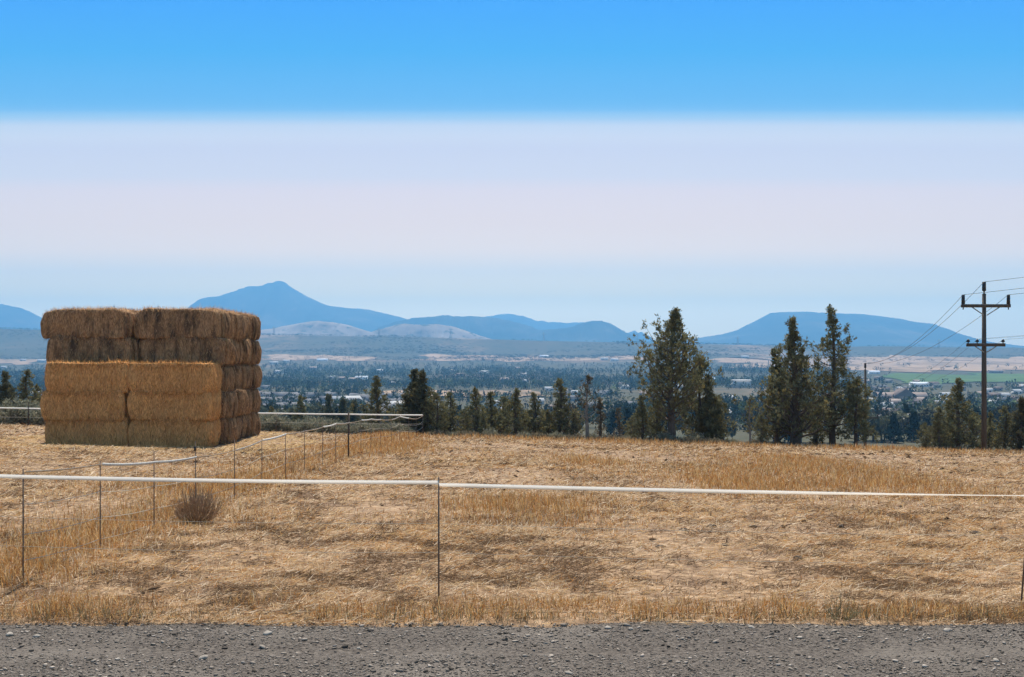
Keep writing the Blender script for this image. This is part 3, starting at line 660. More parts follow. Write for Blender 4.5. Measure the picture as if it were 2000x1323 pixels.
for i, (x, y, rt, rp) in enumerate(SP):
    zt, zp = zrow(rt, y), zrow(rp, y)
    tp = abs(y - 30.2) < .01 or i == len(SP) - 1
    if True: add_post(side, x, y, max(zt, zp + 0.03), 0.022 if tp else 0.0072, 'tpost' if tp else 'fibre_post', clip=(zp + 0.12 if abs(y - 15.6) < .01 else None))
    if prev is not None:
        P = sagline((prev[0] + .02, prev[1], prev[2]), (x + .02, y, zp), 0.015, 16)
        V, T = ribbon(P, 0.026 + 0.0005 * y, 0.5 + 0.5 * math.sin(i * 1.9)); obj('tape', raw_mesh('tape', V, T, M['old_tape']), side)
        for h in (0.30, 0.58, 0.82)[:3 if y < 20 else 2]:
            m = MB(); m.tube(sagline((prev[0], prev[1], max(prev[2] - h, float(ground(prev[0], prev[1])) + 0.08)), (x, y, max(zp - h, float(ground(x, y)) + 0.08)), 0.02, 8), 0.0022 + 0.00008 * y, 5)
            obj('string', m.mesh('string', M['string']), side)
    prev = (x, y, zp)
# fence along the brow behind the stack
brow = empty('tape_fence'); tag(brow, 'taut white tape fence along the hill brow behind the hay stack', 'fence')
BX = [-4.5, -8.2, -11.9, -15.6, -19.3, -24.4, -28.5, -33]
btop = lambda x: float(np.interp(x, [-33, -25.6, -23.7, -12.7, -4.5], [-.42, -.54, -.62, -.83, -.93]))
for a in BX[1:]:
    tp = abs(a + 24.4) < .1
    add_post(brow, a, 55.4, btop(a) + (0.34 if tp else 0.05), 0.03 if tp else 0.014, 'tpost' if tp else 'fibre_post')
for a, b in zip(BX[:-1], BX[1:]):
    V, T = ribbon(sagline((a, 55.38, btop(a)), (b, 55.38, btop(b)), 0.01, 8), 0.075, 0.1); obj('tape', raw_mesh('tape', V, T, M['tape']), brow)
    m = MB(); m.tube(sagline((a, 55.4, btop(a) - 0.45), (b, 55.4, btop(b) - 0.45), 0.02, 6), 0.006, 5); obj('string', m.mesh('string', M['string']), brow)

# ------------------------------------------------------------------ junipers
def juniper(seed, h, R, prof, n_limb, tufts, up=0.75, sparse=0.0, leaf=(0.17, 0.162, 0.086), tuft=0.20, trunk_r=None, skirt=0.06, lean=0.0, dead=False):
    r = np.random.default_rng(seed); wood = MB()
    tr_ = trunk_r or 0.022 * h + 0.02
    tt = np.linspace(0, 1, 14); wob = 0.025 * h
    ph = r.uniform(0, 6, 2)
    cx = lambda t: wob * np.sin(t * 5 + ph[0]) * t + lean * t * h; cy = lambda t: wob * np.sin(t * 4 + ph[1]) * t
    wood.tube(np.stack([cx(tt), cy(tt), tt * h * 0.97 - 0.25 * (tt == 0)], 1), tr_ * (1 - tt) ** 0.8 + 0.012, 8)
    C = []; pt = np.array([p[0] for p in prof]); pr = np.array([p[1] for p in prof])
    for i in range(n_limb):
        t0 = skirt + (0.97 - skirt) * (i + r.uniform(0, 1)) / n_limb
        az = i * 2.39996 + r.uniform(-0.5, 0.5)
        upk = up * r.uniform(0.6, 1.35)
        reach = R * np.interp(min(1, t0 + 0.1), pt, pr) * r.uniform(0.55, 1.12)
        if reach < 0.05: reach = 0.05
        k = 7; s = np.linspace(0, 1, k)
        zr_ = reach * upk * (s ** 1.5)
        zr_ = np.minimum(zr_, max(0.05, h * 1.0 - t0 * h))
        P = np.stack([cx(t0) + np.cos(az) * reach * s, cy(t0) + np.sin(az) * reach * s, t0 * h + zr_], 1)
        P[1:, :2] += r.normal(0, 0.05 * reach, (k - 1, 2)); 
        wood.tube(P, np.linspace(max(0.011, tr_ * 0.30 * (1 - t0) ** 0.6), 0.007, k), 5, False)
        nt = max(2, int(tufts / n_limb * (0.4 + reach / R) * r.uniform(1 - sparse, 1.15)))
        if dead and r.uniform() < 0.6: nt = int(nt * 0.12)
        nb = max(2, int(nt / 6))
        for b in range(nb):           # foliage sits in clusters on side twigs
            q = r.uniform(0.25, 1.0) ** 0.7; c = np.array([np.interp(q, s, P[:, a]) for a in range(3)])
            sp = (0.10 + 0.16 * reach) * r.uniform(0.5, 1.1)
            cc = c + r.normal(0, 1, 3) * sp * [1, 1, 0.55] + [0, 0, 0.3 * sp]
            if r.uniform() < 0.5: wood.tube(np.stack([c, (c + cc) / 2 + [0, 0, 0.02], cc]), [0.012, 0.009, 0.005], 4, False)
            m_ = max(3, int(nt / nb)); C.append(cc + r.normal(0, 1, (m_, 3)) * np.array([0.12, 0.12, 0.19]) * (0.7 + 0.10 * h / 3) * min(1.15, 0.35 + 0.75 * reach / R))
    top = np.array([[cx(1.0), cy(1.0), h * 0.95]]) + r.normal(0, 1, (max(8, int(tufts * 0.02)), 3)) * [0.03, 0.03, 0.06 * h ** 0.5]
    C.append(top); C = np.vstack(C)
    C[:, 2] = np.clip(C[:, 2], 0.08, h)
    nb = 9; n = len(C) * nb
    P0 = np.repeat(C, nb, 0) + r.normal(0, tuft * 0.2, (n, 3))
    ax = np.array([cx(0.5), cy(0.5), 0]); out = P0 - ax; out[:, 2] = 0; out /= np.linalg.norm(out, axis=1)[:, None] + 1e-3
    d = r.normal(0, 0.55, (n, 3)) + out * 0.35 + [0, 0, 0.75]; d /= np.linalg.norm(d, axis=1)[:, None]
    s_ = np.cross(d, r.normal(0, 1, (n, 3))); s_ /= np.linalg.norm(s_, axis=1)[:, None] + 1e-6
    Ln = r.uniform(0.5, 1.1, n) * tuft; w = s_ * (Ln * 0.17)[:, None]; mid = P0 + d * (Ln * 0.5)[:, None]
    V = np.stack([P0, mid + w, P0 + d * Ln[:, None], mid - w], 1).reshape(-1, 3)
    b = np.arange(n)[:, None] * 4; T = np.concatenate([b + [0, 1, 2], b + [0, 2, 3]], 0)
    tint = np.array(leaf) * r.uniform(0.55, 1.45, (len(C), 1)) * np.where(r.uniform(0, 1, (len(C), 1)) < 0.12, np.array([[1.5, 1.25, 0.9]]), 1.0)
    tint = np.repeat(np.repeat(tint, nb, 0), 4, 0)
    return wood.mesh('trunk', M['dead_wood' if dead else 'bark'], True), raw_mesh('crown', V, T, M['leaf'], tint)
CONE = [(0, .6), (.12, 1), (.3, .95), (.5, .66), (.7, .40), (.85, .2), (1, .03)]
SLIM = [(0, .7), (.12, 1), (.35, .72), (.6, .42), (.8, .2), (1, .03)]
OVAL = [(0, .35), (.15, .7), (.3, 1), (.5, .92), (.7, .68), (.85, .45), (1, .12)]
BUSH = [(0, .8), (.25, 1), (.6, .85), (.85, .55), (1, .2)]
def plant_tree(me, px, Y, label, group=None, sc=1.0, rz=0.0, dz=0.0, name='juniper_tree', wide=1.0):
    X = (px - 1000) / F * Y; e = empty(name, (X, Y, float(ground(X, Y)) - 0.05 + dz), rz); e.scale = (sc * wide, sc * wide, sc)
    obj('trunk', me[0], e); obj('crown', me[1], e); tag(e, label, 'tree', group); return e
def h_for(px, Y, top):
    X = (px - 1000) / F * Y; return zrow(top, Y) - float(ground(X, Y)) + 0.05
# the three landmark trees and their neighbours
plant_tree(juniper(1, h_for(1312, 59, 604), 2.15, OVAL, 100, 2500, up=0.95, skirt=0.16, tuft=0.165, trunk_r=0.21), 1312, 59, 'tall open crowned juniper with bare lower trunk, bushy neighbour at its side')
plant_tree(juniper(2, h_for(1368, 62, 706), 1.55, BUSH, 44, 1100, up=0.6, skirt=0.03), 1368, 62, 'broad bushy juniper leaning against the tall open crowned juniper')
plant_tree(juniper(102, h_for(1398, 61, 775), 0.8, BUSH, 26, 420, up=0.6, skirt=0.03), 1396, 61, 'small rounded juniper at the foot of the broad bushy one')
plant_tree(juniper(3, h_for(1556, 60, 622), 2.5, CONE, 90, 2500, up=0.75, skirt=0.06, trunk_r=0.30, tuft=0.175), 1553, 60, 'thick dark juniper with twin pointed tops and a wide trunk')
plant_tree(juniper(4, h_for(1524, 61.5, 680), 1.45, CONE, 44, 900, up=0.7), 1518, 61.5, 'shorter leaning juniper pressed against the thick twin topped one')
plant_tree(juniper(5, h_for(1628, 61, 598), 1.55, [(0, .2), (.12, .8), (.25, 1.15), (.42, 1.0), (.6, .8), (.8, .55), (1, .1)], 70, 1400, up=0.55, skirt=0.10, trunk_r=0.19, tuft=0.165), 1626, 61, 'tallest slender juniper with open pointed crown before the wooden pole')
plant_tree(juniper(6, h_for(1672, 60, 740), 1.25, OVAL, 26, 460, up=0.35, skirt=0.12), 1672, 60, 'low spreading juniper with long side branches in front of the wooden pole')
V6 = [juniper(50 + i, 4.0, 0.98 + 0.08 * (i % 3), (CONE, SLIM, CONE, SLIM, BUSH, CONE)[i], 50, 820, up=0.8, tuft=0.145, skirt=0.02) for i in range(6)]
DENSE = [juniper(70 + i, 4.6, 1.05, CONE, 54, 1250, up=0.9, tuft=0.18, skirt=0.03, leaf=(0.115, 0.11, 0.064)) for i in range(2)]
THIN = [juniper(80 + i, 4.0, 0.62, SLIM, 34, 230, up=0.5, tuft=0.15, sparse=0.6, leaf=(0.14, 0.115, 0.075)) for i in range(2)]
GR = 'young junipers along the brow of the hill'
LBS = 'young green juniper in the row along the brow of the hill'
ORD = ['first', 'second', 'third', 'fourth', 'fifth', 'sixth', 'seventh', 'eighth', 'ninth', 'tenth', 'eleventh', 'twelfth', 'thirteenth', 'fourteenth', 'fifteenth', 'sixteenth', 'seventeenth', 'eighteenth']
BROW_TREES = (
    (DENSE[0], 4.6, 14, 64, 726, 'dense dark juniper beyond the brow fence beside the forked one', None),
    (V6[0], 4.0, 54, 62, 724, 'forked juniper with visible trunk behind the brow fence post', None),
    (V6[5], 4.0, 74, 66, 752, 'short juniper tucked behind the edge of the hay stack', None),
    (V6[1], 4.0, 590, 84, 774, 'lone juniper downhill behind the brow fence near the hay stack', None),
    (V6[3], 4.0, 528, 70, 794, 'tiny pointed juniper just past the corner of the hay stack', None),
    (V6[2], 4.0, 738, 63, 737, 'narrow spired juniper standing alone behind the sagging tape', None),
    (DENSE[0], 4.6, 806, 61, 722, 'dense dark juniper with two close spires at the fence corner', None),
    (DENSE[1], 4.6, 826, 60, 726, 'dense dark juniper directly behind the fence corner post', None),
    (V6[4], 4.0, 853, 59, 768, LBS, GR), (V6[0], 4.0, 878, 61, 767, LBS, GR), (V6[5], 4.0, 930, 60, 758, LBS, GR), (V6[3], 4.0, 961, 61, 766, LBS, GR),
    (V6[4], 4.0, 985, 62, 776, LBS, GR), (V6[2], 4.0, 1007, 60, 761, LBS, GR), (V6[5], 4.0, 1044, 61, 768, LBS, GR), (V6[3], 4.0, 1072, 60, 800, LBS, GR),
    (V6[0], 4.0, 1093, 60, 741, LBS, GR), (V6[4], 4.0, 1122, 60, 800, LBS, GR), (V6[4], 4.0, 908, 62, 800, LBS, GR), (V6[4], 4.0, 1030, 62, 806, LBS, GR), (V6[1], 4.0, 945, 59, 806, LBS, GR), (V6[5], 4.0, 1062, 62, 804, LBS, GR),
    (THIN[0], 4.0, 1172, 59, 778, 'thin brownish juniper just beside the half dead one', None), (THIN[1], 4.0, 1210, 58.5, 797, 'small sparse brownish juniper standing alone in a gap', None),
    (V6[1], 4.0, 1255, 60, 774, 'slim juniper close to the tall open crowned juniper', None), (V6[4], 4.0, 1284, 61, 786, 'low bushy juniper touching the trunk of the tall open crowned one', None),
    (V6[4], 4.0, 1236, 62, 812, LBS, GR),
    (V6[4], 4.0, 1488, 60, 812, 'low bushy juniper at the foot of the shorter leaning juniper', None), (V6[4], 4.0, 1595, 62, 780, 'bushy juniper filling the gap between the two biggest pointed junipers', None),
    (V6[4], 4.0, 1808, 62, 826, 'lowest juniper at the end of the clump beside the utility pole', None), (V6[0], 4.0, 1834, 61, 796, 'juniper of middle height in the clump beside the utility pole', None), (V6[5], 4.0, 1853, 63, 790, 'juniper tucked against the spired one beside the utility pole', None),
    (V6[2], 4.0, 1872, 62, 742, 'spired juniper, tallest of the clump beside the utility pole', None), (V6[4], 4.0, 1900, 63, 806, 'bushy juniper between the spired one and the utility pole', None),
    (V6[3], 4.0, 1932, 64, 806, 'narrow juniper just past the utility pole', None), (V6[0], 4.0, 1962, 61, 794, 'juniper with a ragged top past the utility pole', None), (DENSE[1], 4.6, 1994, 60, 778, 'dense juniper farthest along past the utility pole', None))
BROW_X = sorted(t[2] for t in BROW_TREES if t[6] == GR)
for me, hh, px, Y, top, lab, grp in BROW_TREES:
    if grp == GR: lab = 'young juniper of the brow row, %s from the fence corner post' % ORD[BROW_X.index(px)]
    plant_tree(me, px, Y, lab, grp, h_for(px, Y, top) / hh, rr.uniform(0, 6.28), wide=1.25)
plant_tree(juniper(90, h_for(1147, 58.5, 736), 0.95, [(0, .3), (.3, 1), (.6, .95), (.85, .6), (1, .2)], 22, 150, up=0.85, skirt=0.25, dead=True, sparse=0.5, tuft=0.13, leaf=(0.09, 0.075, 0.05), trunk_r=0.10), 1147, 58.5, 'half dead juniper with bare grey branches in the juniper row')
plant_tree(juniper(91, h_for(1465, 58.5, 775), 0.5, SLIM, 14, 40, up=0.2, skirt=0.2, dead=True, sparse=0.5, tuft=0.12, trunk_r=0.05), 1465, 58.5, 'thin dead snag with stubby bare branches', name='dead_tree')
for px, Y, top, lab in ((645, 150, 771, 'dark pine downhill behind the sagging tape, tallest of three'), (668, 165, 780, 'dark pine downhill, middle of three'), (692, 155, 783, 'dark pine downhill, third beside the pair'), (715, 170, 792, 'small dark pine downhill beside the narrow spired juniper'), (570, 160, 800, 'small dark pine downhill beside the lone juniper')):
    plant_tree(DENSE[0 if px % 2 else 1], px, Y, lab, 'dark pines on the hillside below the field', h_for(px, Y, top) / 4.6, px * 0.1, name='pine_tree')

# ------------------------------------------------------------------ shrubs
def shrub(seed, R, H, n, tints, stems=26, L=0.12, wmul=0.16):
    r = np.random.default_rng(seed); wood = MB(); tips = []
    for i in range(stems):
        az = r.uniform(0, 6.28); rr_ = R * math.sqrt(r.uniform(0.02, 1)); hh = H * (1 - 0.45 * (rr_ / R) ** 2) * r.uniform(0.75, 1.05)
        P = np.array([[0.1 * rr_ * math.cos(az), 0.1 * rr_ * math.sin(az), -0.03], [0.6 * rr_ * math.cos(az), 0.6 * rr_ * math.sin(az), 0.45 * hh], [rr_ * math.cos(az), rr_ * math.sin(az), hh]])
        P[1:] += r.normal(0, 0.04 * R, (2, 3)); wood.tube(P, [0.012 * H + .004, 0.007 * H + .002, 0.003], 4, False); tips.append(P)
    tips = np.array(tips); k = r.integers(0, stems, n); q = r.uniform(0.45, 1.05, n)[:, None]
    P0 = np.where(q < 0.5, tips[k, 0] * (1 - 2 * q) + tips[k, 1] * 2 * q, tips[k, 1] * (2 - 2 * q) + tips[k, 2] * (2 * q - 1)) + r.normal(0, 0.09 * R, (n, 3))
    P0[:, 2] = np.abs(P0[:, 2])
    d = r.normal(0, 0.6, (n, 3)) + [0, 0, 0.7]; d /= np.linalg.norm(d, axis=1)[:, None]; s_ = np.cross(d, r.normal(0, 1, (n, 3))); s_ /= np.linalg.norm(s_, axis=1)[:, None] + 1e-6
    Ln = r.uniform(0.5, 1.2, n) * L; w = s_ * (Ln * wmul)[:, None]; mid = P0 + d * (Ln * .5)[:, None]
    V = np.stack([P0, mid + w, P0 + d * Ln[:, None], mid - w], 1).reshape(-1, 3); b = np.arange(n)[:, None] * 4
    tint = np.array(tints)[r.integers(0, len(tints), n)] * r.uniform(.7, 1.3, (n, 1))
    return wood.mesh('stem', M['dead_wood'], True), raw_mesh('foliage', V, np.concatenate([b + [0, 1, 2], b + [0, 2, 3]], 0), M['leaf'], np.repeat(tint, 4, 0))
SAGE = [shrub(400 + i, 0.75, 0.8, 2200, [(0.26, 0.245, 0.165), (0.19, 0.18, 0.12), (0.33, 0.3, 0.21)], L=0.14) for i in range(4)]
LOW = [shrub(420 + i, 0.6, 0.5, 1400, [(0.23, 0.19, 0.12), (0.16, 0.14, 0.09), (0.3, 0.24, 0.15)], L=0.12) for i in range(3)]
def put_shrub(me, px, Y, sc, label, group, name='sagebrush', cat='shrub'):
    X = (px - 1000) / F * Y; e = empty(name, (X, Y, float(ground(X, Y)) - 0.03), px * 0.37); e.scale = (sc,) * 3
    obj('stem', me[0], e); obj('foliage', me[1], e); tag(e, label, cat, group)
for i, (px, Y, sc) in enumerate(((-6, 57.5, 1.4), (18, 58, 1.2), (40, 57.5, 1.7), (66, 58.5, 1.3), (84, 57, 1.2))):
    put_shrub(SAGE[i % 4], px, Y, sc, 'grey green sagebrush behind the brow fence before the forked juniper', 'sagebrush by the forked juniper')
for i, (px, Y, sc) in enumerate(((512, 57.5, 1.1), (531, 58, 1.35), (549, 58.5, 1.0), (592, 58, 0.9), (612, 58.5, 1.2), (628, 57.8, 1.05), (650, 59, 1.0), (672, 58, 0.8), (700, 58, 0.85), (722, 57.6, 0.9), (745, 58.4, 0.8), (768, 58, 0.9), (790, 58.5, 0.8))):
    put_shrub(SAGE[i % 4], px, Y, sc, 'grey green sagebrush along the brow fence, %s counted from the hay stack' % ORD[i], 'sagebrush along the brow fence')
i = 0
for px in range(834, 1490, 17):
    put_shrub((LOW + SAGE[:1])[i % 4], px + rr.uniform(-6, 6), 57.2 + rr.uniform(0, 2.6), rr.uniform(0.45, 0.9), 'low brown green scrub at the feet of the juniper row', 'scrub at the feet of the junipers', 'scrub_bush'); i += 1
for px in (1500, 1518, 1540, 1580, 1602, 1640, 1665, 1712, 1735, 1775, 1800, 1822, 1846, 1880, 1915, 1940, 1970, 1996):
    put_shrub(LOW[i % 3], px, 59.5 + rr.uniform(0, 2.6), rr.uniform(0.45, 0.8), 'low scrub past the big junipers along the grassy brow', 'scrub past the big junipers', 'scrub_bush'); i += 1
# dry tumbleweed bush and small weeds in the field
def twig_bush(seed, R, H, n, col):
    r = np.random.default_rng(seed); m = MB()
    for i in range(n):
        az = r.uniform(0, 6.28); ph = np.arccos(r.uniform(0.0, 1)); L = r.uniform(0.7, 1.05)
        d = np.array([math.sin(ph) * math.cos(az) * R * (1 + 0.25 * math.cos(az + 1)), math.sin(ph) * math.sin(az) * R, (0.35 + 0.65 * math.cos(ph)) * H]) * L
        c = np.array([d[0] * 0.95, d[1] * 0.95, d[2] * 0.3]); t = np.linspace(0, 1, 6)[:, None]
        P = 2 * t * (1 - t) * c + t * t * d + r.normal(0, 0.01 * R / .3, (6, 3)) * t; m.tube(P, np.linspace(0.0032, 0.0016, 6) * H / .42, 3, False)
        for k in range(3):
            q = r.uniform(.4, .9); b = 2 * q * (1 - q) * c + q * q * d; e = b + (d * .28 + r.normal(0, .12 * R, 3)) * r.uniform(.5, 1)
            m.tube(np.stack([b, (b + e) / 2 + r.normal(0, .008, 3), e]), [0.002 * H / .42, 0.0016 * H / .42, .001], 3, False)
    return m.mesh('twigs', col)
M['twig'] = mat_noise('dry_twig', [(0.26, 0.165, 0.095), (0.44, 0.29, 0.175)], scale=9, obj_coord=True)
M['weed'] = mat_noise('grey_weed', [(0.12, 0.115, 0.06), (0.22, 0.2, 0.11)], scale=9, obj_coord=True)
for px, py, R, H, n, mt, lab, nm in ((382, 1026, .31, .56, 230, 'twig', 'round dry brown tumbleweed bush beside the sagging tape fence', 'dry_bush'), (828, 1027, .16, .18, 90, 'twig', 'small dry brown weed tuft beside the roadside fence post', 'dry_weed'),
                               (1640, 1213, .17, .24, 60, 'weed', 'green grey weed on the road verge, the largest one', 'green_weed'), (260, 1186, .06, .12, 26, 'weed', 'small dark green weed on the verge under the sagging fence end', 'green_weed'),
                               (20, 1196, .06, .11, 26, 'weed', 'small dark weed on the verge near the fence corner', 'green_weed'), (870, 1186, .18, .14, 40, 'twig', 'scraggly dry twigs at the foot of the roadside fence post', 'dry_weed'),
                               (1498, 1086, .06, .22, 12, 'twig', 'thin upright dry stalks standing in the bare field', 'dry_weed'), (575, 925, .25, .3, 50, 'twig', 'dry brown weed under the sagging tape fence', 'dry_weed'), (660, 906, .2, .25, 40, 'twig', 'small dry weed near the steel fence post', 'dry_weed'), (1945, 1040, .05, .25, 10, 'twig', 'tall single dry stalk near the dark dung clods', 'dry_weed')):
    p = pix2ground(px, py, 8.6)
    o = obj(nm, twig_bush(int(px), R, H, n, M[mt]), None, p); tag(o, lab, 'bush' if nm == 'dry_bush' else 'weed')

# ------------------------------------------------------------------ utility poles and wires
def pole(px, Y, top_row, arm_rows, label, r0=0.17, pins=True):
    X = (px - 1000) / F * Y; g = float(ground(X, Y)); top = zrow(top_row, Y)
    e = empty('utility_pole', (X, Y, g)); tag(e, label, 'utility pole', 'wooden utility poles')
    h = top - g; m = MB(); m.tube([(0, 0, -1.0), (0, 0, h * .5), (0, 0, h)], [r0, r0 * .9, r0 * .72], 14); obj('shaft', m.mesh('shaft', M['pole_wood'], True), e)
    att = {}
    c = MB(); c.tube([(0, 0, h), (0, 0, h + .12), (0, 0, h + .16), (0, 0, h + .62)], [.04, .04, .11, .10], 8); obj('insulator', c.mesh('insulator', M['insulator'], True), e)
    att['top'] = np.array([X, Y, top + .62])
    for j, (row, half, braced, tall) in enumerate(arm_rows):
        z = zrow(row, Y) - g; m = MB(); m.box(-half, half, -r0 - .13, -r0 - .01, z - .085, z + .085)
        a = obj('crossarm', m.mesh('crossarm', M['pole_wood']), e)
        for s in (-1, 1):
            b = MB(); b.tube([(s * half * .55, -r0 - .07, z - .08), (s * .08, -r0 - .02, z - half * .38)], .028, 6); obj('brace', b.mesh('brace', M['steel']), e)
        for xs in ((-half + .1, half - .1) if tall else (-half + .08, -half * .45, half - .1)):
            c = MB()
            if tall: c.tube([(xs, -r0 - .07, z - .2), (xs, -r0 - .07, z + .085), (xs, -r0 - .07, z + .1), (xs, -r0 - .07, z + .58)], [.03, .03, .10, .085], 8)
            else: c.tube([(xs, -r0 - .07, z + .08), (xs, -r0 - .07, z + .14), (xs, -r0 - .07, z + .15), (xs, -r0 - .07, z + .22), (xs, -r0 - .07, z + .3)], [.03, .03, .1, .09, .03], 8)
            obj('insulator', c.mesh('insulator', M['insulator'], True), a)
            att[(j, round(xs, 2))] = np.array([X + xs, Y - r0 - .07, g + z + (.58 if tall else .28)])
    return att
A = pole(1922, 57.5, 574, [(598, 1.28, True, True), (674, 1.0, True, False)], 'tall wooden utility pole with two crossarms beside the juniper clump', r0=0.14)
B = pole(1690, 105, 722, [(816, 1.2, False, False)], 'shorter wooden utility pole half hidden behind the slender juniper', r0=0.15)
def wire(a, b, sag, label, r=0.012):
    m = MB(); m.tube(sagline(a, b, sag, 24), r, 5); o = obj('power_line', m.mesh('power_line', M['wire'], True)); tag(o, label, 'wire', 'power lines on the utility poles')
ka = [k for k in A if k != 'top']; kb = ['top'] * 5
wire(A['top'], B['top'], 1.1, 'power line from the top of the tall pole down to the shorter pole')
LBL_ = ['upper crossarm end by the junipers', 'upper crossarm far end', 'lower crossarm end by the junipers', 'lower crossarm middle', 'lower crossarm far end']
for k, (p, q) in enumerate(zip(ka, kb)): wire(A[p], B[q] - [0, 0, (0, 0, .9, 1.0, .9)[k] * 2.2] + [(-.12, .12, -.1, .0, .1)[k], 0, (-.05, -.05, 0, 0, 0)[k]], 1.0 + .1 * k, 'power line between the two poles, ' + LBL_[k], 0.011 if k < 2 else 0.006)
nxt = np.array([43.5, 33.0, 9.6])
for k, p in enumerate(['top'] + ka):
    off = A[p] - A['top']; wire(A[p], nxt + off * [1, 1, 1], 0.5, 'power line leaving over the field off the tall pole, ' + (['pole top'] + LBL_)[k], 0.011 if k < 3 else 0.005)

# transmission towers on the plateau rim
tw = MB(); Ht = 34.0
for sx, sy in ((-1, -1), (1, -1), (1, 1), (-1, 1)): tw.tube([(sx * 4, sy * 4, 0), (sx * 1.1, sy * 1.1, Ht * .72), (sx * .5, sy * .5, Ht)], .45, 4)
for k in range(7):
    z0, z1 = Ht * .72 * k / 7, Ht * .72 * (k + 1) / 7; w0, w1 = 4 - 2.9 * k / 7, 4 - 2.9 * (k + 1) / 7
    tw.tube([(-w0, -w0, z0), (w1, -w1, z1)], .25, 3); tw.tube([(w0, w0, z0), (-w1, w1, z1)], .25, 3)
TWM = tw.mesh('frame', M['steel']); ta = MB(); 
for z, w in ((Ht * .74, 9), (Ht * .86, 7)): ta.tube([(-w, 0, z), (0, 0, z + 1.5), (w, 0, z)], .4, 4)
TWA = ta.mesh('arms', M['steel'])
for px in (535, 740, 880, 1062, 1245, 1441, 1834):
    X, Y = (px - 1000) / F * 4205, 4205; e = empty('transmission_tower', (X, Y, float(ground(X, Y)) - 1)); obj('frame', TWM, e); obj('arms', TWA, e)
    tag(e, 'tiny steel lattice transmission tower on the plateau rim', 'tower', 'transmission towers on the plateau rim')

# ------------------------------------------------------------------ the town
ROOFS = {'bright': (0.86, 0.86, 0.85), 'white': (0.5, 0.48, 0.45), 'grey': (0.15, 0.14, 0.135), 'tan': (0.42, 0.31, 0.24), 'brown': (0.17, 0.12, 0.095)}
WALLS = {'bright': (0.7, 0.69, 0.67), 'white': (0.5, 0.48, 0.44), 'grey': (0.26, 0.24, 0.215), 'tan': (0.22, 0.17, 0.14), 'brown': (0.2, 0.15, 0.12)}
for k, c in ROOFS.items(): M['roof_' + k] = mat_noise('roof_' + k, [tuple(v * .85 for v in c), c], scale=.6, rough=.7, obj_coord=True)
for k, c in WALLS.items(): M['wall_' + k] = mat_noise('wall_' + k, [tuple(v * .88 for v in c), c], scale=.6, rough=.9, obj_coord=True)
M['pane'] = mat_plain('dark_window', (0.03, 0.035, 0.04), .2)
HM = {}
def house_meshes(kind, w, d, h, rise):
    q = (kind, w, d, h, rise)
    if q in HM: return HM[q]
    m = MB(); m.box(-w / 2, w / 2, -d / 2, d / 2, -2, h); 
    for s in (-1, 1): m.add([(s * w / 2, -d / 2, h), (s * w / 2, d / 2, h), (s * w / 2, 0, h + rise)], [(0, 1, 2)])
    wall = m.mesh('wall', M['wall_' + kind]); o = .6; ro = MB(); t = .25
    sl = rise / (d / 2)
    for s in (-1, 1):
        y1 = s * (d / 2 + o); z1 = h - sl * o + .02
        V = [(-w / 2 - o, y1, z1), (w / 2 + o, y1, z1), (w / 2 + o, 0, h + rise + .02), (-w / 2 - o, 0, h + rise + .02)]
        V = V + [(a, b, c + t) for a, b, c in V]
        ro.add(V, [(0, 1, 2), (0, 2, 3), (4, 6, 5), (4, 7, 6), (0, 4, 5), (0, 5, 1), (1, 5, 6), (1, 6, 2), (3, 7, 4), (3, 4, 0)])
    roof = ro.mesh('roof', M['roof_' + kind]); wi = MB(); wi.box(-.8, .8, -.05, .05, 0, 1.3); win = wi.mesh('window', M['pane'])
    HM[q] = (wall, roof, win); return HM[q]
HOUSES = []
def house(X, Y, rz, kind, w, d, h, rise, label, group=None, name='house', windows=2, cat='house'):
    wall, roof, win = house_meshes(kind, w, d, h, rise)
    e = empty(name, (X, Y, float(ground(X, Y))), rz); obj('wall', wall, e); obj('roof', roof, e)
    for k in range(windows): obj('window', win, e, (-w / 2 + w * (k + .5) / windows, -d / 2 - .05, h * .35))
    tag(e, label, cat, group); HOUSES.append((X, Y))
def at(px, py):
    p = pix2ground(px, py, 200); return p[0], p[1]
X, Y = at(630, 706); house(X, Y, .0, 'bright', 30, 12, 4.5, 3, 'long bright white barn on the tan strip across the valley', name='barn', cat='barn')
X, Y = at(1062, 698); house(X, Y, .5, 'bright', 30, 10, 4, 2.5, 'long white roofed shed below the wooded plateau slope', name='barn', cat='barn')
X, Y = at(1447, 758); house(X, Y, .05, 'white', 22, 14, 9, 1, 'boxy pale warehouse block with tall plain walls among trees', name='warehouse', cat='building', windows=0)
X, Y = at(706, 741); house(X, Y, .02, 'bright', 20, 8, 3, 2, 'long low white building among the trees of the valley', name='building', cat='building')
X, Y = at(1385, 745); house(X, Y, .02, 'bright', 18, 10, 4, 1.6, 'white flat roofed building behind the broad bushy juniper', name='building', cat='building')
X, Y = at(1795, 756); house(X, Y, .02, 'bright', 22, 10, 4, 2, 'long white roofed building in front of the green field', name='building', cat='building')
X, Y = at(1944, 729); house(X, Y, .0, 'tan', 26, 10, 4, 2.4, 'pinkish roofed barn at the far edge of the green field', name='barn', cat='barn')
X, Y = at(1707, 731); house(X, Y, .0, 'bright', 20, 10, 4, 2.4, 'white roofed barn beside the shorter utility pole top', name='barn', cat='barn')
X, Y = at(1763, 781); 
house(X, Y, math.pi / 2, 'brown', 17, 20, 3, 7, 'big brown lodge with a steep front gable in the town', name='lodge', cat='building', windows=0)
house(X - 13, Y + 5, 0, 'tan', 17, 11, 3, 3.2, 'tan roofed wing joined to the side of the brown lodge', name='building', cat='building')
house(X + 13.5, Y + 5, 0, 'tan', 17, 11, 3, 3.2, 'tan roofed wing on the utility pole side of the brown lodge', name='building', cat='building')
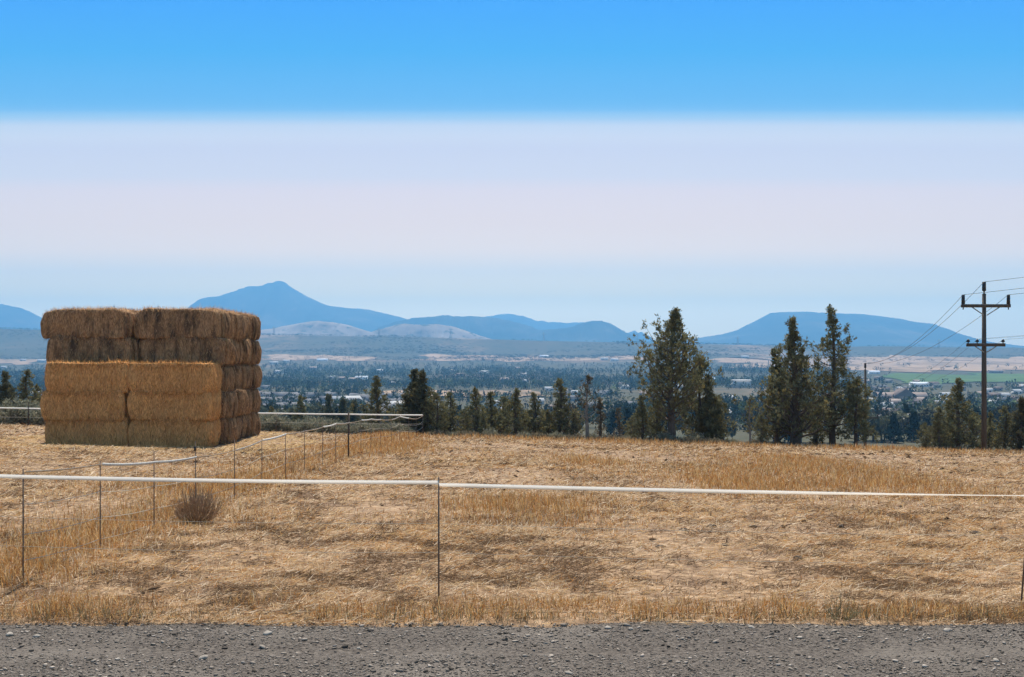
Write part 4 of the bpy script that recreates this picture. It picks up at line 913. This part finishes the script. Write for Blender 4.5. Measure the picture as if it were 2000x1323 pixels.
KL = {'white': 'white roofed house among the valley trees', 'grey': 'grey roofed house in the valley town', 'tan': 'tan roofed house in the valley town', 'brown': 'dark brown roofed house in the valley town'}
# close subdivision of grey roofed houses below the hay stack
for k in range(40):
    px = 515 + (k % 10) * 29 + rr.uniform(-11, 11); py = (781, 792, 806, 822)[k // 10] + rr.uniform(-4, 4)
    X, Y = at(px, py)
    house(X, Y, rr.choice([0.6, 0.35, 1.25, -0.5, -0.9]), 'grey', rr.choice([12, 13, 14]), 10, 3.2, 2.8, 'grey roofed house in the close subdivision below the hay stack', 'houses of the close subdivision')
X, Y = at(675, 792); house(X, Y, .5, 'white', 22, 13, 4, 3, 'white roofed house standing out in the grey subdivision')
X, Y = at(772, 806); house(X, Y, 1.2, 'white', 24, 14, 4, 3, 'white roofed house beside the dense twin junipers')
spots = [(535, 712, 'white'), (560, 708, 'white'), (545, 730, 'white'), (612, 722, 'tan'), (668, 742, 'tan'), (690, 745, 'tan'), (742, 727, 'white'), (703, 733, 'white'), (650, 740, 'white'), (885, 727, 'white'), (1022, 735, 'white'), (1025, 748, 'white'), (1090, 752, 'white'), (1072, 764, 'white'), (1100, 770, 'tan'), (1125, 772, 'white'), (1118, 784, 'grey'), (1180, 704, 'white'), (1200, 706, 'white'), (1012, 722, 'tan'), (945, 731, 'white'), (1440, 800, 'white'), (1410, 818, 'white'), (1455, 700, 'white'),
         (1720, 768, 'tan'), (1750, 792, 'tan'), (1730, 800, 'white'), (1845, 777, 'white'), (1836, 787, 'white'), (1835, 796, 'white'), (1800, 836, 'white'), (1785, 828, 'white'), (1800, 848, 'tan'), (1725, 830, 'white'), (1935, 796, 'white'), (1955, 788, 'grey'), (1960, 778, 'white'), (1985, 770, 'white'), (1915, 812, 'tan'), (1890, 818, 'white'), (1700, 790, 'white'), (1715, 812, 'white'), (8, 720, 'white'), (45, 706, 'white'), (82, 708, 'white'), (70, 775, 'white'), (1050, 790, 'white'), (1150, 800, 'grey'), (1330, 760, 'white'), (1180, 772, 'grey'), (1220, 760, 'white'), (985, 745, 'tan')]
for px, py, kd in spots:
    X, Y = at(px, py); house(X, Y, rr.uniform(-.4, .4), kd, *min(((9, 7, 3, 1.8), (12, 9, 3.4, 2.2), (16, 10, 4, 2.6), (22, 13, 5, 3), (30, 16, 6, 3.5)), key=lambda q: abs(q[0] - rr.uniform(10, 18) * Y / F)), KL[kd], kd + ' roofed houses in the valley')
for k in range(60):
    px = rr.choice([rr.uniform(1680, 2050), rr.uniform(500, 1500), rr.uniform(1680, 2020)]); py = rr.uniform(735, 815)
    if 745 > py and px > 1750: continue
    kd = rr.choice(['white', 'grey', 'tan', 'brown', 'grey', 'brown']); X, Y = at(px, py); house(X, Y, rr.uniform(-.7, .7), kd, *min(((9, 7, 3, 1.8), (12, 9, 3.4, 2.2), (16, 10, 4, 2.6), (22, 13, 5, 3)), key=lambda q: abs(q[0] - rr.uniform(9, 17) * Y / F)), KL[kd], kd + ' roofed houses in the valley')
HA = np.array(HOUSES)

# ------------------------------------------------------------------ valley trees
def far_tree(seed, conifer, n, col):
    r = np.random.default_rng(seed); t = r.uniform(0, 1, n); az = r.uniform(0, 6.28, n)
    if conifer: rad = (1 - t) * .30 * np.sqrt(r.uniform(.1, 1, n)) + .02; z = .06 + .92 * t
    else: ph = np.arccos(r.uniform(-.75, 1, n)); q = r.uniform(.55, 1, n) ** .5; rad = .46 * np.sin(ph) * q; z = .55 + .42 * np.cos(ph) * q
    P = np.stack([rad * np.cos(az), rad * np.sin(az), z], 1)
    s = (0.16 if n < 60 else .095) * r.uniform(.7, 1.3, n)
    d1, d2 = r.normal(0, 1, (n, 3)), r.normal(0, 1, (n, 3)); d1 /= np.linalg.norm(d1, axis=1)[:, None]; d2 /= np.linalg.norm(d2, axis=1)[:, None]
    V = np.stack([P - d1 * s[:, None] * .6, P + d1 * s[:, None] * .6, P + (d2 + [0, 0, .5]) * s[:, None]], 1).reshape(-1, 3)
    C = np.repeat(np.array(col) * r.uniform(.6, 1.4, (n, 1)), 3, 0)
    return V, np.arange(3 * n).reshape(-1, 3), C
CONC, DECC, PALC = (0.026, 0.032, 0.018), (0.05, 0.065, 0.028), (0.11, 0.135, 0.065)
NEARM = []
for i, (cf, cl) in enumerate(((True, CONC), (True, CONC), (False, DECC), (False, DECC), (False, PALC), (False, CONC))):
    V, T, C = far_tree(500 + i, cf, 420, np.array(cl) * (1.2 if cf else np.array([1.75, 1.35, 1.7]))); m = MB(); m.tube([(0, 0, -.08), (0, 0, .3), (0, 0, .6)], [.035, .028, .012], 5)
    NEARM.append((m.mesh('trunk', M['bark']), raw_mesh('crown', V, T, M['leaf'], C), ('dark conifer', 'dark conifer', 'round leafy tree', 'round leafy tree', 'pale willow like tree', 'dark rounded tree')[i]))
n = 60000
Yt = np.exp(RNG.uniform(math.log(330), math.log(3900), n)); pxs = RNG.uniform(-260, 2260, n); Xt = (pxs - 1000) / F * Yt
clump = fbm(Xt / 170, Yt / 240, 81, 4); rowt = HZ + F * (ZC - ground(Xt, Yt)) / Yt
den = np.interp(Yt, [330, 430, 600, 800, 950, 1200, 1650, 2450, 2900, 3150, 3900], [.5, .65, .32, .14, .22, .6, .95, 1.0, .35, .10, .10])
den = den * np.clip((clump - .33) * 5.5, 0, 1.2)
den = np.where((pxs > 500) & (pxs < 800) & (Yt > 430) & (Yt < 950), .16, den)
den = np.where((pxs > 1660) & (Yt > 1750), den * .12, den); den = np.where((pxs > 1660) & (Yt > 700) & (Yt <= 1750), den * .55, den)
den = np.where((pxs > 780) & (pxs < 1260) & (rowt < 707) & (rowt > 690), den * .04, den)
den = np.where((pxs > 730) & (pxs < 1060) & (rowt < 779) & (rowt > 764), den * .03, den)
den = np.where((pxs > 505) & (pxs < 725) & (rowt < 708) & (rowt > 690), den * .1, den)
den = np.where((pxs > 1740) & (rowt < 756) & (rowt > 726), den * .06, den)
keep = RNG.uniform(0, 1, n) < den * .8; Xt, Yt = Xt[keep], Yt[keep]
ok = np.ones(len(Xt), bool)
for hx_, hy_ in HA: ok &= ~((np.abs(Xt - hx_ * (Yt / hy_)) < 9) & (hy_ - Yt > -12) & (hy_ - Yt < 0.03 * hy_))
Xt, Yt = Xt[ok], Yt[ok]; order = np.argsort(Yt); Xt, Yt = Xt[order], Yt[order]
TG = {}
for i in range(min(280, len(Xt))):
    k = rr.choice([0, 0, 1, 2, 2, 3, 4, 5, 5]); me = NEARM[k]; hgt = rr.uniform(6.5, 13)
    e = empty('valley_tree', (Xt[i], Yt[i], float(ground(Xt[i], Yt[i])) - .3), rr.uniform(0, 6.28)); e.scale = (hgt * rr.uniform(.85, 1.15),) * 2 + (hgt,)
    obj('trunk', me[0], e); obj('crown', me[1], e); tag(e, me[2] + ' on the valley side below the hill', 'tree', me[2] + 's on the near valley side')
Xt, Yt = Xt[280:], Yt[280:]; n = len(Xt); Zt = ground(Xt, Yt) - .3
PV = [far_tree(600 + i, cf, 34, cl) for i, (cf, cl) in enumerate(((True, CONC), (True, CONC), (True, CONC), (False, CONC), (False, CONC), (False, DECC), (False, DECC), (False, PALC)))]
which = RNG.integers(0, 8, n); mixz = fbm(Xt / 300, Yt / 300, 91); which = np.where((which == 7) & (mixz < .5), 3, which)
hg = RNG.uniform(4.5, 11, n) * np.where(Yt > 2950, .55, 1); wd = hg * RNG.uniform(.8, 1.25, n)
VV, TT, CC, k0 = [], [], [], 0
for v in range(8):
    s = np.nonzero(which == v)[0]
    if not len(s): continue
    V, T, C = PV[v]; a = RNG.uniform(0, 6.28, len(s)); ca, sa = np.cos(a)[:, None], np.sin(a)[:, None]
    x = (V[None, :, 0] * ca - V[None, :, 1] * sa) * wd[s][:, None] + Xt[s][:, None]; y = (V[None, :, 0] * sa + V[None, :, 1] * ca) * wd[s][:, None] + Yt[s][:, None]; z = V[None, :, 2] * hg[s][:, None] + Zt[s][:, None]
    VV.append(np.stack([x, y, z], -1).reshape(-1, 3)); TT.append((T[None] + (np.arange(len(s)) * len(V))[:, None, None]).reshape(-1, 3) + k0); k0 += len(s) * len(V)
    CC.append((C[None] * RNG.uniform(.75, 1.3, (len(s), 1, 1))).reshape(-1, 3))
print('far trees', n, 'houses', len(HOUSES))
tag(obj('valley_woods', raw_mesh('valley_woods', np.vstack(VV), np.vstack(TT), M['leaf'], np.vstack(CC))), 'dark blue green woods spread through the valley town', 'woods', None, 'stuff')
# scrub dots on the plateau
n = 26000; Yp = RNG.uniform(3150, 4215, n); pp = RNG.uniform(-250, 2250, n); Xp = (pp - 1000) / F * Yp
cl = fbm(Xp / 270, Yp / 190, 97); k = RNG.uniform(0, 1, n) < np.clip((cl - .44) * 7, .03, 1) * np.where(pp > 1660, .12, 1.0); Xp, Yp = Xp[k], Yp[k]; n = len(Xp); hz_ = RNG.uniform(4, 9, n)
V, T, C = far_tree(700, False, 18, (0.014, 0.018, 0.01)); Zp = ground(Xp, Yp) - .5
VV = np.stack([V[None, :, 0] * hz_[:, None] * 1.2 + Xp[:, None], V[None, :, 1] * hz_[:, None] * 1.2 + Yp[:, None], V[None, :, 2] * hz_[:, None] + Zp[:, None]], -1).reshape(-1, 3)
TT = (T[None] + (np.arange(n) * len(V))[:, None, None]).reshape(-1, 3)
tag(obj('plateau_scrub', raw_mesh('plateau_scrub', VV, TT, M['leaf'], np.tile(C, (n, 1)))), 'scattered dark juniper scrub on the plateau slope', 'scrub', None, 'stuff')

# ------------------------------------------------------------------ haze: the dusty blue air of the valley
hb = MB(); hb.box(-13500, 13500, -12900, 12900, -110, 640)
hm = bpy.data.materials.new('valley_haze'); n, l = nodes_of(hm); n.remove(n['Principled BSDF'])
pv = n.new('ShaderNodeVolumePrincipled'); pv.inputs['Color'].default_value = (0.20, 0.56, 1.0, 1); pv.inputs['Density'].default_value = 1.45e-4; pv.inputs['Anisotropy'].default_value = 0.3
l.new(pv.outputs[0], n['Material Output'].inputs['Volume'])
hz = obj('haze', hb.mesh('haze', hm)); hz['kind'] = 'stuff'; hz['label'] = 'blue summer haze filling the air over the valley'; hz['category'] = 'haze'
